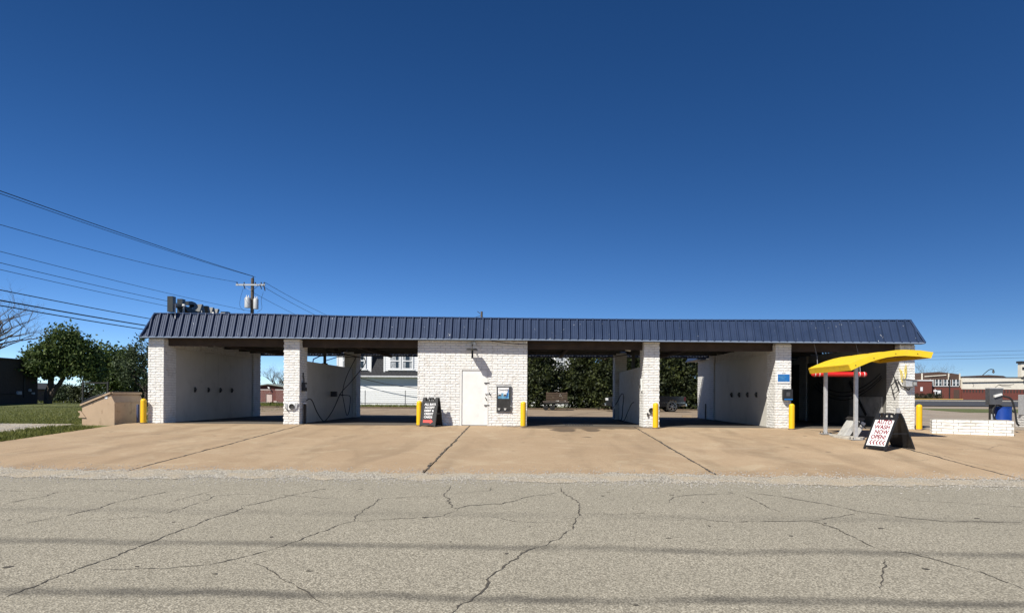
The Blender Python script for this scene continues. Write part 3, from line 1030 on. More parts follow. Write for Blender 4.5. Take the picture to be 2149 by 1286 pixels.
for i in range(NP):
    x0 = XL + i * pw
    mb = MB()
    jig = prr.uniform(-0.003, 0.003)
    xs = [x0 + (q if q < 1 else pw - 0.001) for q, _ in PROF]
    offs = [h + jig for _, h in PROF]
    for x, of in zip(xs, offs):
        tt = min(1.0, (x - XL) / (XLT - XL), (XR - x) / (XR - XRT))
        tt = max(0.0, tt)
        p = mansard(x, 0.0, of); q = mansard(x, tt, of)
        mb.v += [tuple(p), tuple(q)]
    for k in range(len(xs) - 1):
        mb.f.append((2 * k, 2 * k + 2, 2 * k + 3, 2 * k + 1))
    mb.build('roof_panel', 'roof', roof, fix=False)
# side and rear slopes
side = MB()
for sx, xb, xt in ((-1, XL, XLT), (1, XR, XRT)):
    yb0, yb1 = eave_y(xb), DEPTH + 0.45
    zb, zt = lerp(xb, EAVE), lerp(xb, TOP)
    n_ = 33
    for k in range(n_):
        ya = yb0 + (yb1 - yb0) * k / n_
        for (q0, q1, of) in ((0.0, 0.05, 0.03), (0.05, 0.28, 0.0)):
            a0, a1 = ya + q0, ya + q1
            t0 = min(1, (a0 - yb0) / 0.35, (yb1 - a0) / 0.35); t1 = min(1, (a1 - yb0) / 0.35, (yb1 - a1) / 0.35)
            t0 = max(t0, 0); t1 = max(t1, 0)
            side.add([(xb + sx * of, a0, zb), (xb + sx * of, a1, zb), (xb + (xt - xb) * t1 + sx * of, a1, zb + (zt - zb) * t1), (xb + (xt - xb) * t0 + sx * of, a0, zb + (zt - zb) * t0)], [(0, 1, 2, 3)])
side.build('side_panel', 'roof', roof, fix=False)
rear = MB()
for i in range(NP):
    x0 = XL + i * pw
    for q0, q1, of in ((0, 0.06, 0.03), (0.06, pw, 0.0)):
        a, b = x0 + q0, x0 + q1
        ta = max(0, min(1, (a - XL) / 0.35, (XR - a) / 0.35)); tb = max(0, min(1, (b - XL) / 0.35, (XR - b) / 0.35))
        rear.add([(a, DEPTH + 0.45 + of, 3.03), (b, DEPTH + 0.45 + of, 3.03), (b, DEPTH + 0.45 - 0.34 * tb + of, 3.03 + 0.78 * tb), (a, DEPTH + 0.45 - 0.34 * ta + of, 3.03 + 0.78 * ta)], [(0, 1, 2, 3)])
rear.build('rear_panel', 'roof', roof, fix=False)
# drip edge, cap and hip trims
def runner(name, m, f, w, h, step=1.0, x0=XL, x1=XR):
    mb = MB()
    xs = frange(x0, x1, step)
    for a, b in zip(xs, xs[1:]):
        mb.bar(f(a), f(b), w, h)
    return mb.build(name, m, roof)
runner('drip_edge', 'trim_light', lambda x: mansard(x, 0.0, 0.02) + Vector((0, 0, -0.015)), 0.05, 0.045)
runner('soffit_lip', 'soffit', lambda x: Vector((x, eave_y(x) + 0.13, lerp(x, EAVE) - 0.03)), 0.24, 0.012)
runner('ridge_cap', 'trim_blue', lambda x: mansard(x, 1.0, 0.025) + Vector((0, 0.03, 0.0)), 0.10, 0.035, 1.0, XLT - 0.03, XRT + 0.03)
for xb, xt in ((XL, XLT), (XR, XRT)):
    a = mansard(xb, 0.0, 0.03); b = mansard(xt, 1.0, 0.03)
    MB().bar(a, b, 0.13, 0.03).build('hip_trim', 'trim_blue', roof)
# scalloped closure strip along the rear eave
mb = MB()
for a, b in ((-13.2, -8.9), (-8.2, -4.05), (0.0, 4.05), (4.7, 8.7)):
    x = a
    while x < b:
        if random.random() > 0.12:
            z = 3.005 + random.uniform(-0.010, 0.010)
            mb.add([(x, DEPTH + 0.30, z), (x + 0.10, DEPTH + 0.30, z), (x + 0.085, DEPTH + 0.36, z + 0.055), (x + 0.015, DEPTH + 0.36, z + 0.055)], [(0, 1, 2, 3)])
        x += 0.14
mb.build('closure_strip', 'white_plastic', roof, fix=False)
MB().box(-13.8, 13.6, DEPTH + 0.37, DEPTH + 0.40, 2.955, 3.05).build('rear_fascia', 'trim_blue', roof)
# small mansard over the rear wing of the automatic bay
mb = MB()
for k in range(9):
    y = DEPTH + 0.5 + k * 0.28
    mb.add([(8.35, y, 2.93), (8.35, y + 0.27, 2.93), (8.75, y + 0.27, 3.7), (8.75, y, 3.7)], [(0, 1, 2, 3)])
    mb.box(8.32, 8.36, y, y + 0.03, 2.92, 2.96)
mb.build('wing_panel', 'roof', roof)
MB().box(8.33, 13.75, DEPTH + 0.47, 12.1, 2.90, 2.93).build('wing_soffit', 'trim_blue', roof)

# ------------------------------------------------------------------ fittings on and in the bays
def mat_hooks(px, ys, z, sgn, where):
    words = ['nearest the street', 'second from the street', 'third from the street', 'farthest from the street']
    for y, w in zip(ys, words):
        t = thing('mat_clip', f'black floor mat clip on the {where} panel wall, {w}', 'mat clip', (px, y, z), 0, f'mat clips on the {where} wall')
        MB().box(px, px + sgn * 0.03, y - 0.025, y + 0.025, z - 0.10, z + 0.10).build('back_plate', 'dark_steel', t)
        MB().bar((px + sgn * 0.03, y, z + 0.10), (px + sgn * 0.08, y + 0.02, z + 0.0), 0.04, 0.05).bar((px + sgn * 0.07, y, z + 0.0), (px + sgn * 0.03, y, z - 0.09), 0.04, 0.05).build('jaw', 'black_plastic', t)
mat_hooks(-13.325, [2.39, 3.53, 4.63, 5.77], 1.2, 1, 'first bay')
mat_hooks(8.82, [2.09, 3.16, 4.23, 5.31], 1.15, -1, 'fourth bay')

for x, y, z, s, w in ((-12.02, 1.5, 2.94, 1, 'first'), (-7.55, 1.5, 2.94, 1, 'second'), (3.75, 1.5, 2.84, -1, 'third'), (8.13, 1.5, 2.86, -1, 'fourth')):
    t = thing('bay_light', f'small white floodlight under the ceiling of the {w} bay from the left', 'light', (x, y, z), 0, 'floodlights under the bay ceilings')
    a = Vector((x, y, z))
    k = len(t.children)
    mb = MB()
    c, d = math.cos(0.5), math.sin(0.5)
    pts = []
    for ix in (-0.11, 0.11):
        for iy in (-0.08, 0.08):
            for iz in (-0.03, 0.03):
                pts.append((x + ix * c * 1.0 - s * iz * d, y + iy - 0.35 * iz, z + iz + s * ix * d * 0.35 + iy * 0.6))
    mb.add(pts, [(0, 1, 3, 2), (4, 6, 7, 5), (0, 4, 5, 1), (2, 3, 7, 6), (0, 2, 6, 4), (1, 5, 7, 3)])
    mb.build('housing', 'lamp_glass', t)
    MB().tube([(x, y + 0.03, z + 0.02), (x + 0.05 * s, y + 0.12, z + 0.14), (x + 0.05 * s, y + 0.4, z + 0.16)], 0.015, 6).build('bracket', 'dark_steel', t)

def bollard(x, y, h, label):
    z = hz(x, y)
    t = thing('bollard', label, 'bollard', (x, y, z), 0, 'yellow bollards along the front')
    r = 0.098
    prof = [(r, -0.05), (r, h - 0.09)] + [(r * math.cos(a), h - 0.09 + 0.085 * math.sin(a)) for a in [R(q) for q in (15, 30, 45, 60, 75, 86)]]
    MB().lathe(prof, (x, y, z), 24).build('sleeve', 'yellow', t, smooth=True)
    MB().lathe([(r + 0.02, 0.0), (r + 0.02, 0.015), (r + 0.004, 0.03)], (x, y, z), 24).build('base_ring', 'leaf_litter', t)
bollard(-13.92, -0.15, 0.90, 'yellow bollard at the left corner beside the tan dumpster')
bollard(-3.90, -0.22, 0.90, 'yellow bollard behind the black debit card sandwich board')
bollard(-0.19, -0.28, 0.90, 'yellow bollard at the right end of the change machine wall')
bollard(4.44, -0.52, 0.90, 'yellow bollard in front of the pillar between bays three and four')
bollard(9.13, -0.58, 0.90, 'yellow bollard under the black card reader')
bollard(13.62, -0.35, 0.90, 'yellow bollard at the right corner beside the brick vacuum island')
t = thing('steel_post', 'short dark blue steel post between dumpster and corner bollard', 'post', (-14.27, 0.1, hz(-14.27, 0.1)))
MB().lathe([(0.045, -0.05), (0.045, 0.66), (0.038, 0.67)], (-14.27, 0.1, hz(-14.27, 0.1)), 14).build('pipe', 'blue_post', t, smooth=True)
MB().lathe([(0.06, 0.0), (0.06, 0.02)], (-14.27, 0.1, hz(-14.27, 0.1)), 14).build('collar', 'pad', t)

# wall light over the door
t = thing('wall_light', 'dark security light with flat wide head on the wall above the white door', 'wall light', (-2.02, -0.02, 2.72))
MB().box(-2.09, -1.95, -0.02, 0.002, 2.72, 2.92).build('back_box', 'white_paint', t, bevel=0.005)
MB().lathe([(0.055, 0), (0.055, 0.09), (0.03, 0.11)], (-1.96, -0.10, 2.86), 12).build('sensor', 'white_plastic', t, smooth=True)
MB().tube([(-2.03, -0.02, 2.84), (-2.03, -0.12, 2.86), (-2.03, -0.22, 2.78), (-2.02, -0.25, 2.70)], 0.02, 8).build('arm', 'dark_steel', t)
MB().prism([(-2.015 + a_, b_) for a_, b_ in ((-0.17, -0.19), (0.17, -0.19), (0.19, -0.3), (0.17, -0.62), (0.08, -0.70), (-0.08, -0.70), (-0.17, -0.62), (-0.19, -0.3))], 'z', 2.645, 2.685).build('lamp_head', 'dark_steel', t)
MB().lathe([(0.03, 0), (0.034, 0.05), (0.034, 0.27), (0.02, 0.28)], (-2.0, -0.40, 2.36), 12).build('lens_tube', 'dark_steel', t, smooth=True)

# change machine
t = thing('change_machine', 'dark grey change machine with blue and white front set in the brick wall', 'change machine', (-0.885, 0.0, MZ0))
bd = MB().box(MX0 + 0.01, MX1 - 0.01, -0.035, 0.019, MZ0 + 0.01, MZ1 - 0.01).build('cabinet', 'dark_steel', t, bevel=0.006)
MB().box(MX0, MX0 + 0.03, -0.05, 0.018, MZ0, MZ1).box(MX1 - 0.03, MX1, -0.05, 0.018, MZ0, MZ1).box(MX0 + 0.031, MX1 - 0.031, -0.05, 0.018, MZ1 - 0.035, MZ1).box(MX0 + 0.031, MX1 - 0.031, -0.05, 0.018, MZ0, MZ0 + 0.03).build('frame', 'grey_cabinet', t)
fp = MB().box(MX0 + 0.05, MX1 - 0.09, -0.041, -0.036, 1.14, 1.335).build('front_panel', 'sign_white', t)
MB().box(MX0 + 0.05, MX1 - 0.09, -0.042, -0.036, 0.94, 1.139).build('blue_panel', 'light_blue', t)
text('CHANGE', 0.085, 'sign_black', fp, Vector((-0.905, -0.043, 1.245)) - root_loc(t), bold=0.002)
for x in (-1.04, -0.85):
    MB().box(x - 0.055, x + 0.055, -0.056, -0.043, 1.04, 1.13).build('bill_slot', 'white_plastic', t)
    MB().box(x - 0.045, x + 0.045, -0.066, -0.057, 1.055, 1.09).build('slot_mouth', 'black_plastic', t)
MB().prism([(-0.83, 0.97), (-0.76, 0.97), (-0.715, 1.2), (-0.72, 1.3)], 'y', -0.0455, -0.043).build('swoosh', 'blue_print', t)
for x in (-1.06, -0.84):
    MB().prism([(x - 0.045, 0.60), (x + 0.045, 0.60), (x + 0.03, 0.53), (x - 0.03, 0.53)], 'y', -0.075, -0.036).build('coin_cup', 'stainless', t)
MB().lathe([(0.02, -0.03), (0.02, 0.0)], (MX1 - 0.01, -0.045, 0.68), 10, 'y').build('lock', 'grey_metal', t)

# sandwich boards
def sandwich(name, label, x, y, yaw, w, spread, h, face, lines, base_mat, bw_=0.03):
    z = min(hz(x + dx, y + dy) for dx in (-0.4, 0, 0.4) for dy in (-0.4, 0, 0.4)) * 0.5 + hz(x, y) * 0.5
    t = thing(name, label, 'sign', (x, y, z), yaw)
    th = math.atan2(spread / 2 - 0.05, h)
    L = h / math.cos(th)
    for sg in (-1, 1):
        mb = MB()
        f = 0.045
        # outline with two shoulders and a handle loop between them
        body_t = L - 0.12
        mb.box(-w / 2, -w / 2 + f, -0.02, 0.02, 0.0, body_t)
        mb.box(w / 2 - f, w / 2, -0.02, 0.02, 0.0, body_t)
        mb.box(-w / 2 + f, w / 2 - f, -0.02, 0.02, 0.045, 0.10)
        mb.box(-w / 2 + f, w / 2 - f, -0.02, 0.02, body_t - 0.07, body_t)
        for s2 in (-1, 1):
            mb.prism([(s2 * w / 2 * 0.98, body_t), (s2 * (w / 2 - 0.13), body_t), (s2 * (w / 2 - 0.10), L), (s2 * w / 2 * 0.92, L)], 'y', -0.022, 0.022)
            mb.prism([(s2 * 0.10, body_t), (s2 * 0.06, body_t), (s2 * 0.035, L - 0.035), (s2 * 0.075, L - 0.01)], 'y', -0.018, 0.018)
        mb.prism([(-0.075, L - 0.01), (-0.035, L - 0.04), (0.035, L - 0.04), (0.075, L - 0.01), (0.06, L), (-0.06, L)], 'y', -0.0175, 0.0175)
        p = mb.build('frame_panel', 'black_plastic', t, local=True)
        p.location = (0, sg * spread / 2, 0)
        p.rotation_euler = (sg * th, 0, 0)
        f2 = MB().box(-w / 2 + f + 0.001, w / 2 - f - 0.001, -0.008, 0.008, 0.101, body_t - 0.071).build('face', face if sg < 0 else 'sign_black', p, local=True)
        if sg < 0:
            for kind, s, zz, size, cx in lines:
                if kind == 't':
                    text(s, size, base_mat, p, (cx, -0.0105, zz), bold=size * bw_)
                elif kind == 'a':
                    MB().prism([(-0.19, zz - 0.045), (0.09, zz - 0.045), (0.09, zz - 0.085), (0.20, zz), (0.09, zz + 0.085), (0.09, zz + 0.045), (-0.19, zz + 0.045)], 'y', -0.0115, -0.0085).build('arrow', 'arrow_red', p, local=True)
                else:
                    for k in range(5):
                        cx2 = -0.19 + k * 0.097
                        MB().prism([(cx2 - 0.04, zz), (cx2 + 0.02, zz + 0.07), (cx2 + 0.058, zz + 0.07), (cx2 + 0.002, zz), (cx2 + 0.058, zz - 0.07), (cx2 + 0.02, zz - 0.07)], 'y', -0.0115, -0.0085).build('chevron', base_mat, p, local=True)
    MB().bar((w / 2 - 0.03, -spread * 0.27, h * 0.45), (w / 2 - 0.03, spread * 0.27, h * 0.45), 0.02).build('spreader', 'black_plastic', t, local=True)
    return t
sandwich('sandwich_board', 'black sandwich board reading ALL BAYS ACCEPT DEBIT & CREDIT CARDS with a red arrow', -3.45, -0.36, -0.36, 0.62, 0.56, 1.02, 'sign_black',
         [('t', 'ALL BAYS', 0.80, 0.104, 0.02), ('t', 'ACCEPT', 0.685, 0.104, 0.015), ('t', 'DEBIT &', 0.57, 0.104, 0.0), ('t', 'CREDIT', 0.455, 0.104, 0.0), ('t', 'CARDS', 0.34, 0.104, -0.01), ('a', '', 0.19, 0, 0)], 'sign_white')
sandwich('sandwich_board', 'white sandwich board reading AUTO WASH NOW OPEN! with red arrows on the apron', 9.30, -6.66, -1.20, 0.67, 1.0, 0.92, 'sign_white',
         [('t', 'AUTO', 0.765, 0.160, 0.01), ('t', 'WASH', 0.625, 0.160, 0.0), ('t', 'NOW', 0.485, 0.160, 0.03), ('t', 'OPEN!', 0.345, 0.160, -0.01), ('c', '', 0.20, 0, 0)], 'red_print')

# yellow arched canopy over the pay station
cp = thing('pay_canopy', 'yellow arched canopy on two steel posts in front of the automatic bay', 'canopy', (9.36, -3.75, hz(9.36, -3.75)))
CPROF = [(8.917, 1.977), (9.179, 2.099), (9.441, 2.207), (9.70, 2.289), (9.952, 2.348), (10.21, 2.384), (10.463, 2.398), (10.883, 2.381), (11.236, 2.330)]
cy0, cy1 = -5.25, -2.48
mb = MB()
for (xa, za), (xb, zb) in zip(CPROF, CPROF[1:]):
    mb.add([(xa, cy0 + 0.03, za), (xb, cy0 + 0.03, zb), (xb, cy1 - 0.03, zb), (xa, cy1 - 0.03, za), (xa, cy0 + 0.03, za - 0.03), (xb, cy0 + 0.03, zb - 0.03), (xb, cy1 - 0.03, zb - 0.03), (xa, cy1 - 0.03, za - 0.03)], [(0, 1, 2, 3), (7, 6, 5, 4)])
mb.build('roof_shell', 'canopy_yellow', cp, fix=False)
for ya, yb in ((cy0, cy0 + 0.028), (cy1 - 0.028, cy1)):
    lo = [(x + 0.06 * (1 - (x - 8.917) / 1.2) if x < 10.1 else x - 0.06 * (x - 10.1) / 1.13, z - 0.165) for x, z in CPROF]
    MB().prism([(x, z + 0.004) for x, z in CPROF] + lo[::-1], 'y', ya, yb).build('fascia', 'canopy_yellow', cp)
MB().prism([(8.907, 1.981), (8.936, 1.981), (9.006, 1.816), (8.976, 1.812)], 'y', cy0 + 0.029, cy1 - 0.029).build('fascia', 'canopy_yellow', cp)
MB().prism([(11.216, 2.332), (11.246, 2.332), (11.181, 2.167), (11.151, 2.167)], 'y', cy0 + 0.029, cy1 - 0.029).build('fascia', 'canopy_yellow', cp)
mb = MB()
for y in (cy0 + 0.5, -3.85, cy1 - 0.5):
    for (xa, za), (xb, zb) in zip(CPROF[1:-1], CPROF[2:-1]):
        mb.bar((xa, y, za - 0.08), (xb, y, zb - 0.08), 0.05, 0.09)
mb.build('rib', 'plywood', cp)
mb = MB()
for (xa, za), (xb, zb) in zip(CPROF, CPROF[1:]):
    mb.add([(xa + 0.03, cy0 + 0.03, za - 0.045), (xb - 0.02, cy0 + 0.03, zb - 0.045), (xb - 0.02, cy1 - 0.03, zb - 0.045), (xa + 0.03, cy1 - 0.03, za - 0.045)], [(3, 2, 1, 0)])
mb.build('underside', 'plywood', cp, fix=False)
for x, y in ((9.28, -2.92), (9.43, -4.58)):
    z = hz(x, y)
    MB().box(x - 0.048, x + 0.048, y - 0.048, y + 0.048, z + 0.02, lerp(x, CPROF) - 0.06).build('post', 'galv', cp, bevel=0.008)
    bp = MB().box(x - 0.15, x + 0.15, y - 0.13, y + 0.13, z, z + 0.018).build('base_plate', 'galv', cp)
    for sx in (-1, 1):
        for sy in (-1, 1):
            MB().lathe([(0.014, 0), (0.014, 0.05)], (x + sx * 0.11, y + sy * 0.095, z + 0.018), 6).build('anchor_bolt', 'dark_steel', bp)
mb = MB()
for y in (-4.32, -3.40):
    for (xa, za), (xb, zb) in zip(CPROF, CPROF[1:]):
        mb.bar((xa, y, za + 0.003), (xb, y, zb + 0.003), 0.022, 0.012)
mb.build('seam_strip', 'canopy_yellow', cp)
for x, z in [(9.1, 1.96), (9.6, 2.16), (10.2, 2.29), (10.8, 2.29)]:
    MB().lathe([(0.012, -0.012), (0.012, 0.0)], (x, cy0 - 0.001, z), 8, 'y').build('rivet', 'dark_steel', cp)
# footing of the pay station
t = thing('pay_station', 'leaning stainless steel pay station pedestal behind the canopy posts', 'pay station', (9.7, -3.6, hz(9.7, -3.6)))
zg = hz(9.7, -3.6)
mb = MB()
k = 14
foot = [(9.50 + 0.36 * math.cos(2 * math.pi * i / k) * random.uniform(0.85, 1.1), -3.80 + 0.95 * math.sin(2 * math.pi * i / k) * random.uniform(0.88, 1.1)) for i in range(k)]
mb.prism(foot, 'z', zg - 0.16, zg + 0.03)
mb.build('footing', 'pad', t, bevel=0.02)
MB().prism([(9.40, zg + 0.031), (9.58, zg + 0.031), (9.88, zg + 0.46), (9.70, zg + 0.50)], 'y', -3.92, -3.45).build('pedestal', 'stainless', t, bevel=0.01)
MB().prism([(9.72, zg + 0.031), (9.86, zg + 0.031), (10.08, zg + 0.40), (9.96, zg + 0.47)], 'y', -3.86, -3.5).build('side_box', 'stainless', t, bevel=0.01)
MB().prism([(9.66, zg + 0.525), (9.97, zg + 0.485), (10.04, zg + 0.55), (9.74, zg + 0.60)], 'y', -3.92, -3.42).build('head', 'dark_steel', t)
MB().bar((9.78, -3.96, zg + 0.46), (10.02, -3.96, zg + 0.26), 0.015, 0.03).build('clip', 'black_plastic', t)

# clearance bar hung in the opening of the automatic bay
t = thing('clearance_bar', 'red plastic clearance tube with white bands hung across the automatic bay', 'clearance bar', (10.96, -0.1, 1.88))
MB().lathe([(0.05, -0.96), (0.085, -0.92), (0.085, 0.92), (0.05, 0.96)], (10.96, -0.1, 1.885), 18, 'x').build('tube', 'red_plastic', t, smooth=True)
for x in (-0.85, -0.70, 0.70, 0.86):
    MB().lathe([(0.089, -0.012), (0.089, 0.012)], (10.96 + x, -0.1, 1.885), 18, 'x').build('band', 'white_plastic', t)
for x in (10.22, 11.70):
    MB().tube([(x, -0.1, 1.97), (x, -0.02, 2.5), (x, 0.25, 3.0)], 0.008, 5).build('chain', 'grey_metal', t)

# stainless sheet, hoses and boxes inside the automatic bay
t = thing('splash_panel', 'dull stainless splash panel low on the right wall of the automatic bay', 'panel', (13.1, 2.45, 0.36))
MB().box(13.10, 13.16, 1.20, 2.42, 0.36, 1.10).build('sheet', 'stainless', t)
MB().box(13.10, 13.16, 2.44, 3.72, 0.36, 1.10).build('sheet', 'stainless', t)
MB().bar((13.08, 2.3, 0.4), (13.08, 3.7, 1.7), 0.05, 0.10).build('strut', 'dark_steel', t)
def sag(a, b, drop, n=14):
    a = Vector(a); b = Vector(b)
    return [a.lerp(b, i / n) - Vector((0, 0, drop * 4 * (i / n) * (1 - i / n))) for i in range(n + 1)]
for i, (a, b, d, w) in enumerate((((12.9, 0.9, 1.95), (12.2, 4.6, 1.7), 0.55, 'uppermost'), ((12.95, 0.92, 1.86), (12.15, 4.7, 1.62), 0.62, 'middle'), ((12.98, 0.95, 1.80), (12.1, 4.8, 1.55), 0.70, 'lowest'))):
    o = MB().tube(sag(a, b, d), 0.018, 6).build('supply_hose', 'black_rubber', None, smooth=True)
    tag(o, f'{w} of three black supply hoses sagging inside the automatic bay', 'hose', 'supply hoses in the automatic bay')
o = MB().tube([(13.20, -0.03, 1.62), (13.16, -0.05, 1.78), (13.13, -0.05, 1.98), (13.10, -0.04, 2.10), (13.16, -0.06, 2.02), (13.21, -0.07, 1.80), (13.26, -0.06, 1.66), (13.30, -0.05, 1.84), (13.27, -0.05, 2.06), (13.31, -0.06, 2.24), (13.33, -0.05, 1.96), (13.29, -0.04, 1.72)], 0.017, 7).build('hose_coil', 'hose_yellow', None, smooth=True)
tag(o, 'pale yellow hose looped at the inner edge of the rightmost pillar', 'hose')
o = MB().tube([(13.0, 0.2, 1.9), (13.02, 0.0, 1.6), (13.08, -0.05, 1.35), (13.0, 0.15, 1.2), (12.98, 0.3, 1.5), (13.05, 0.0, 1.72), (13.14, -0.06, 1.5), (13.30, -0.07, 1.42), (13.42, -0.06, 1.34), (13.47, -0.05, 1.42)], 0.02, 6).build('cable_bundle', 'black_rubber', None, smooth=True)
tag(o, 'tangled black cables running from the automatic bay to the wall camera', 'cable')
t = thing('wall_camera', 'grey boxy camera light on the right pillar beside the yellow canopy', 'camera', (13.40, -0.02, 1.58))
MB().prism([(13.22, 1.72), (13.62, 1.67), (13.62, 1.48), (13.24, 1.46)], 'y', -0.22, -0.02).build('housing', 'galv', t, bevel=0.006)
MB().box(13.46, 13.60, -0.235, -0.2205, 1.50, 1.64).build('face', 'dark_steel', t)
for x, z in ((13.50, 1.60), (13.56, 1.60), (13.50, 1.54), (13.56, 1.54)):
    MB().box(x - 0.02, x + 0.02, -0.244, -0.236, z - 0.02, z + 0.02).build('lens', 'lamp_glass', t)
MB().prism([(13.20, 1.725), (13.64, 1.675), (13.64, 1.69), (13.20, 1.74)], 'y', -0.26, -0.02).build('hood', 'galv', t)
t = thing('pipe_valve', 'small grey pipe valve at the foot of the rightmost pillar', 'valve', (13.0, 0.1, 0.45))
MB().tube([(13.02, 0.3, 0.3), (13.02, 0.0, 0.42), (13.05, -0.03, 0.55)], 0.03, 8).build('pipe', 'galv', t)
MB().box(12.98, 13.11, -0.09, -0.02, 0.54, 0.70).build('box', 'grey_metal', t)

# notices and reader on the pillar left of the automatic bay
t = thing('notice_board', 'blue rules notice with white margins on the pillar left of the automatic bay', 'notice', (9.05, -0.01, 1.74))
MB().box(8.83, 9.275, -0.020, -0.006, 1.56, 1.93).build('board', 'sign_white', t)
bl = MB().box(8.845, 9.26, -0.0245, -0.0205, 1.615, 1.875).build('print', 'blue_print', t)
for k in range(5):
    MB().box(8.87, 8.87 + random.uniform(0.2, 0.34), -0.0275, -0.025, 1.64 + k * 0.045, 1.652 + k * 0.045).build('print_line', 'light_blue', bl)
MB().box(8.99, 9.12, -0.0235, -0.0205, 1.90, 1.918).build('print_line', 'dark_steel', t)
t = thing('card_reader', 'black square card reader on the pillar above a yellow bollard', 'card reader', (9.16, -0.02, 0.95))
MB().box(8.99, 9.335, -0.17, -0.012, 0.95, 1.35).build('housing', 'black_plastic', t, bevel=0.03)
MB().box(9.02, 9.31, -0.185, -0.1705, 1.02, 1.32).build('bezel', 'sign_black', t)
MB().box(9.09, 9.22, -0.192, -0.1855, 1.10, 1.24).build('screen', 'grey_cabinet', t)
MB().box(9.02, 9.31, -0.19, -0.1715, 0.965, 1.012).build('strip', 'blue_print', t)
MB().box(9.27, 9.31, -0.03, -0.012, 0.6, 0.949).build('conduit', 'galv', t)

# hose bells on the front of two pillars
for x, z, w in ((-8.57, 0.60, 'second pillar from the left'), (4.36, 0.55, 'pillar beside the third bay')):
    t = thing('brush_holder', f'grey round brush holder low on the {w}', 'brush holder', (x, -0.02, z))
    MB().box(x - 0.13, x + 0.13, -0.04, -0.005, z - 0.12, z + 0.12).build('back_plate', 'white_plastic' if x < 0 else 'white_plastic', t)
    MB().lathe([(0.07, 0.0), (0.10, -0.02), (0.10, -0.035), (0.08, -0.035), (0.05, -0.01)], (x + 0.02, -0.04, z), 18, 'y').build('bell', 'dark_steel', t, smooth=True)
    if x < 0:
        for sx in (-1, 1):
            MB().prism([(x + sx * 0.15, z + 0.10), (x + sx * 0.24, z + 0.13), (x + sx * 0.20, z - 0.05), (x + sx * 0.15, z - 0.10)], 'y', -0.05, -0.012).build('flap', 'grey_metal', t)
        MB().bar((x - 0.22, -0.03, z - 0.02), (x - 0.12, -0.03, z - 0.17), 0.03).build('spring_arm', 'dark_steel', t)
    else:
        MB().bar((x - 0.12, -0.03, z - 0.08), (x - 0.10, -0.03, z - 0.2), 0.05).build('spring_arm', 'dark_steel', t)

# coin box on the inside of the second pillar
t = thing('coin_box', 'black coin box with conduit on the inner face of the second pillar', 'coin box', (-8.27, 0.31, 1.2))
MB().box(-8.272, -8.15, 0.20, 0.42, 1.16, 1.48).build('box', 'black_plastic', t, bevel=0.01)
MB().tube([(-8.25, 0.36, 1.48), (-8.25, 0.36, 1.62), (-8.25, 0.28, 1.70), (-8.25, 0.28, 1.84)], 0.02, 6).build('conduit', 'dark_steel', t)
MB().box(-8.15, -8.13, 0.24, 0.38, 1.3, 1.42).build('dial', 'grey_metal', t)
for (x, y, z, w) in ((4.10, 0.35, 1.45, 'third'),):
    t = thing('coin_box', 'white coin plate on the inner face of the pillar at the third bay', 'coin box', (x, y, z))
    MB().box(x - 0.05, x - 0.0, y - 0.12, y + 0.12, z - 0.2, z + 0.25).build('box', 'white_plastic', t, bevel=0.01)
    MB().bar((x - 0.06, y, z + 0.02), (x - 0.10, y + 0.02, z - 0.10), 0.04).build('latch', 'dark_steel', t)

# hose boom and washing gun in the second bay
t = thing('hose_boom', 'black ceiling boom with struts above the smooth divider of the second bay', 'hose boom', (-8.58, 4.0, 2.31))
MB().box(-8.63, -8.53, 3.95, 4.05, 2.31, 2.97).build('post', 'black_plastic', t)
MB().box(-8.68, -8.48, 3.9, 4.1, 2.312, 2.36).build('foot', 'black_plastic', t)
MB().tube([(-8.58, 4.0, 2.84), (-8.0, 5.2, 2.80), (-7.6, 6.9, 2.72)], 0.025, 6).build('arm', 'black_plastic', t)
MB().tube([(-8.58, 4.0, 2.66), (-8.6, 3.4, 2.62), (-8.62, 2.6, 2.45), (-8.62, 2.55, 2.32)], 0.022, 6).build('strut', 'black_plastic', t)
MB().tube([(-8.58, 4.0, 2.45), (-8.2, 4.6, 2.66), (-7.7, 5.9, 2.72)], 0.018, 6).build('strut', 'black_plastic', t)
def curve_pts(P, n=8):
    """Catmull-Rom through the points."""
    P = [Vector(p) for p in P]
    P = [P[0] * 2 - P[1]] + P + [P[-1] * 2 - P[-2]]
    out = []
    for i in range(1, len(P) - 2):
        for k in range(n):
            t_ = k / n
            a, b, c, d = P[i - 1], P[i], P[i + 1], P[i + 2]
            out.append(0.5 * ((2 * b) + (-a + c) * t_ + (2 * a - 5 * b + 4 * c - d) * t_ ** 2 + (-a + 3 * b - 3 * c + d) * t_ ** 3))
    out.append(P[-2])
    return out
o = MB().tube(curve_pts([(-7.6, 6.9, 2.72), (-7.62, 7.0, 2.45), (-7.9, 5.6, 1.6), (-8.05, 4.6, 1.12), (-8.0, 3.4, 0.5), (-7.95, 2.3, 0.10), (-7.95, 1.7, 0.04), (-8.0, 1.1, 0.40), (-8.05, 0.75, 0.78), (-8.1, 0.55, 0.88), (-8.15, 0.35, 0.82)]), 0.018, 6).build('pressure_hose', 'black_rubber', None, smooth=True)
tag(o, 'long black pressure hose drooping from the boom to the floor of the second bay', 'hose')
o = MB().tube(curve_pts([(-7.75, 5.9, 2.70), (-7.95, 5.2, 1.9), (-8.02, 4.75, 1.2), (-8.0, 4.9, 0.7), (-8.0, 5.35, 0.16), (-8.0, 5.75, 0.30), (-8.0, 5.95, 0.8), (-8.0, 5.85, 0.98), (-8.05, 5.3, 1.02), (-8.1, 4.75, 1.02)]), 0.016, 6).build('brush_hose', 'black_rubber', None, smooth=True)
tag(o, 'black hose hanging in a narrow loop beside the wand in the second bay', 'hose')
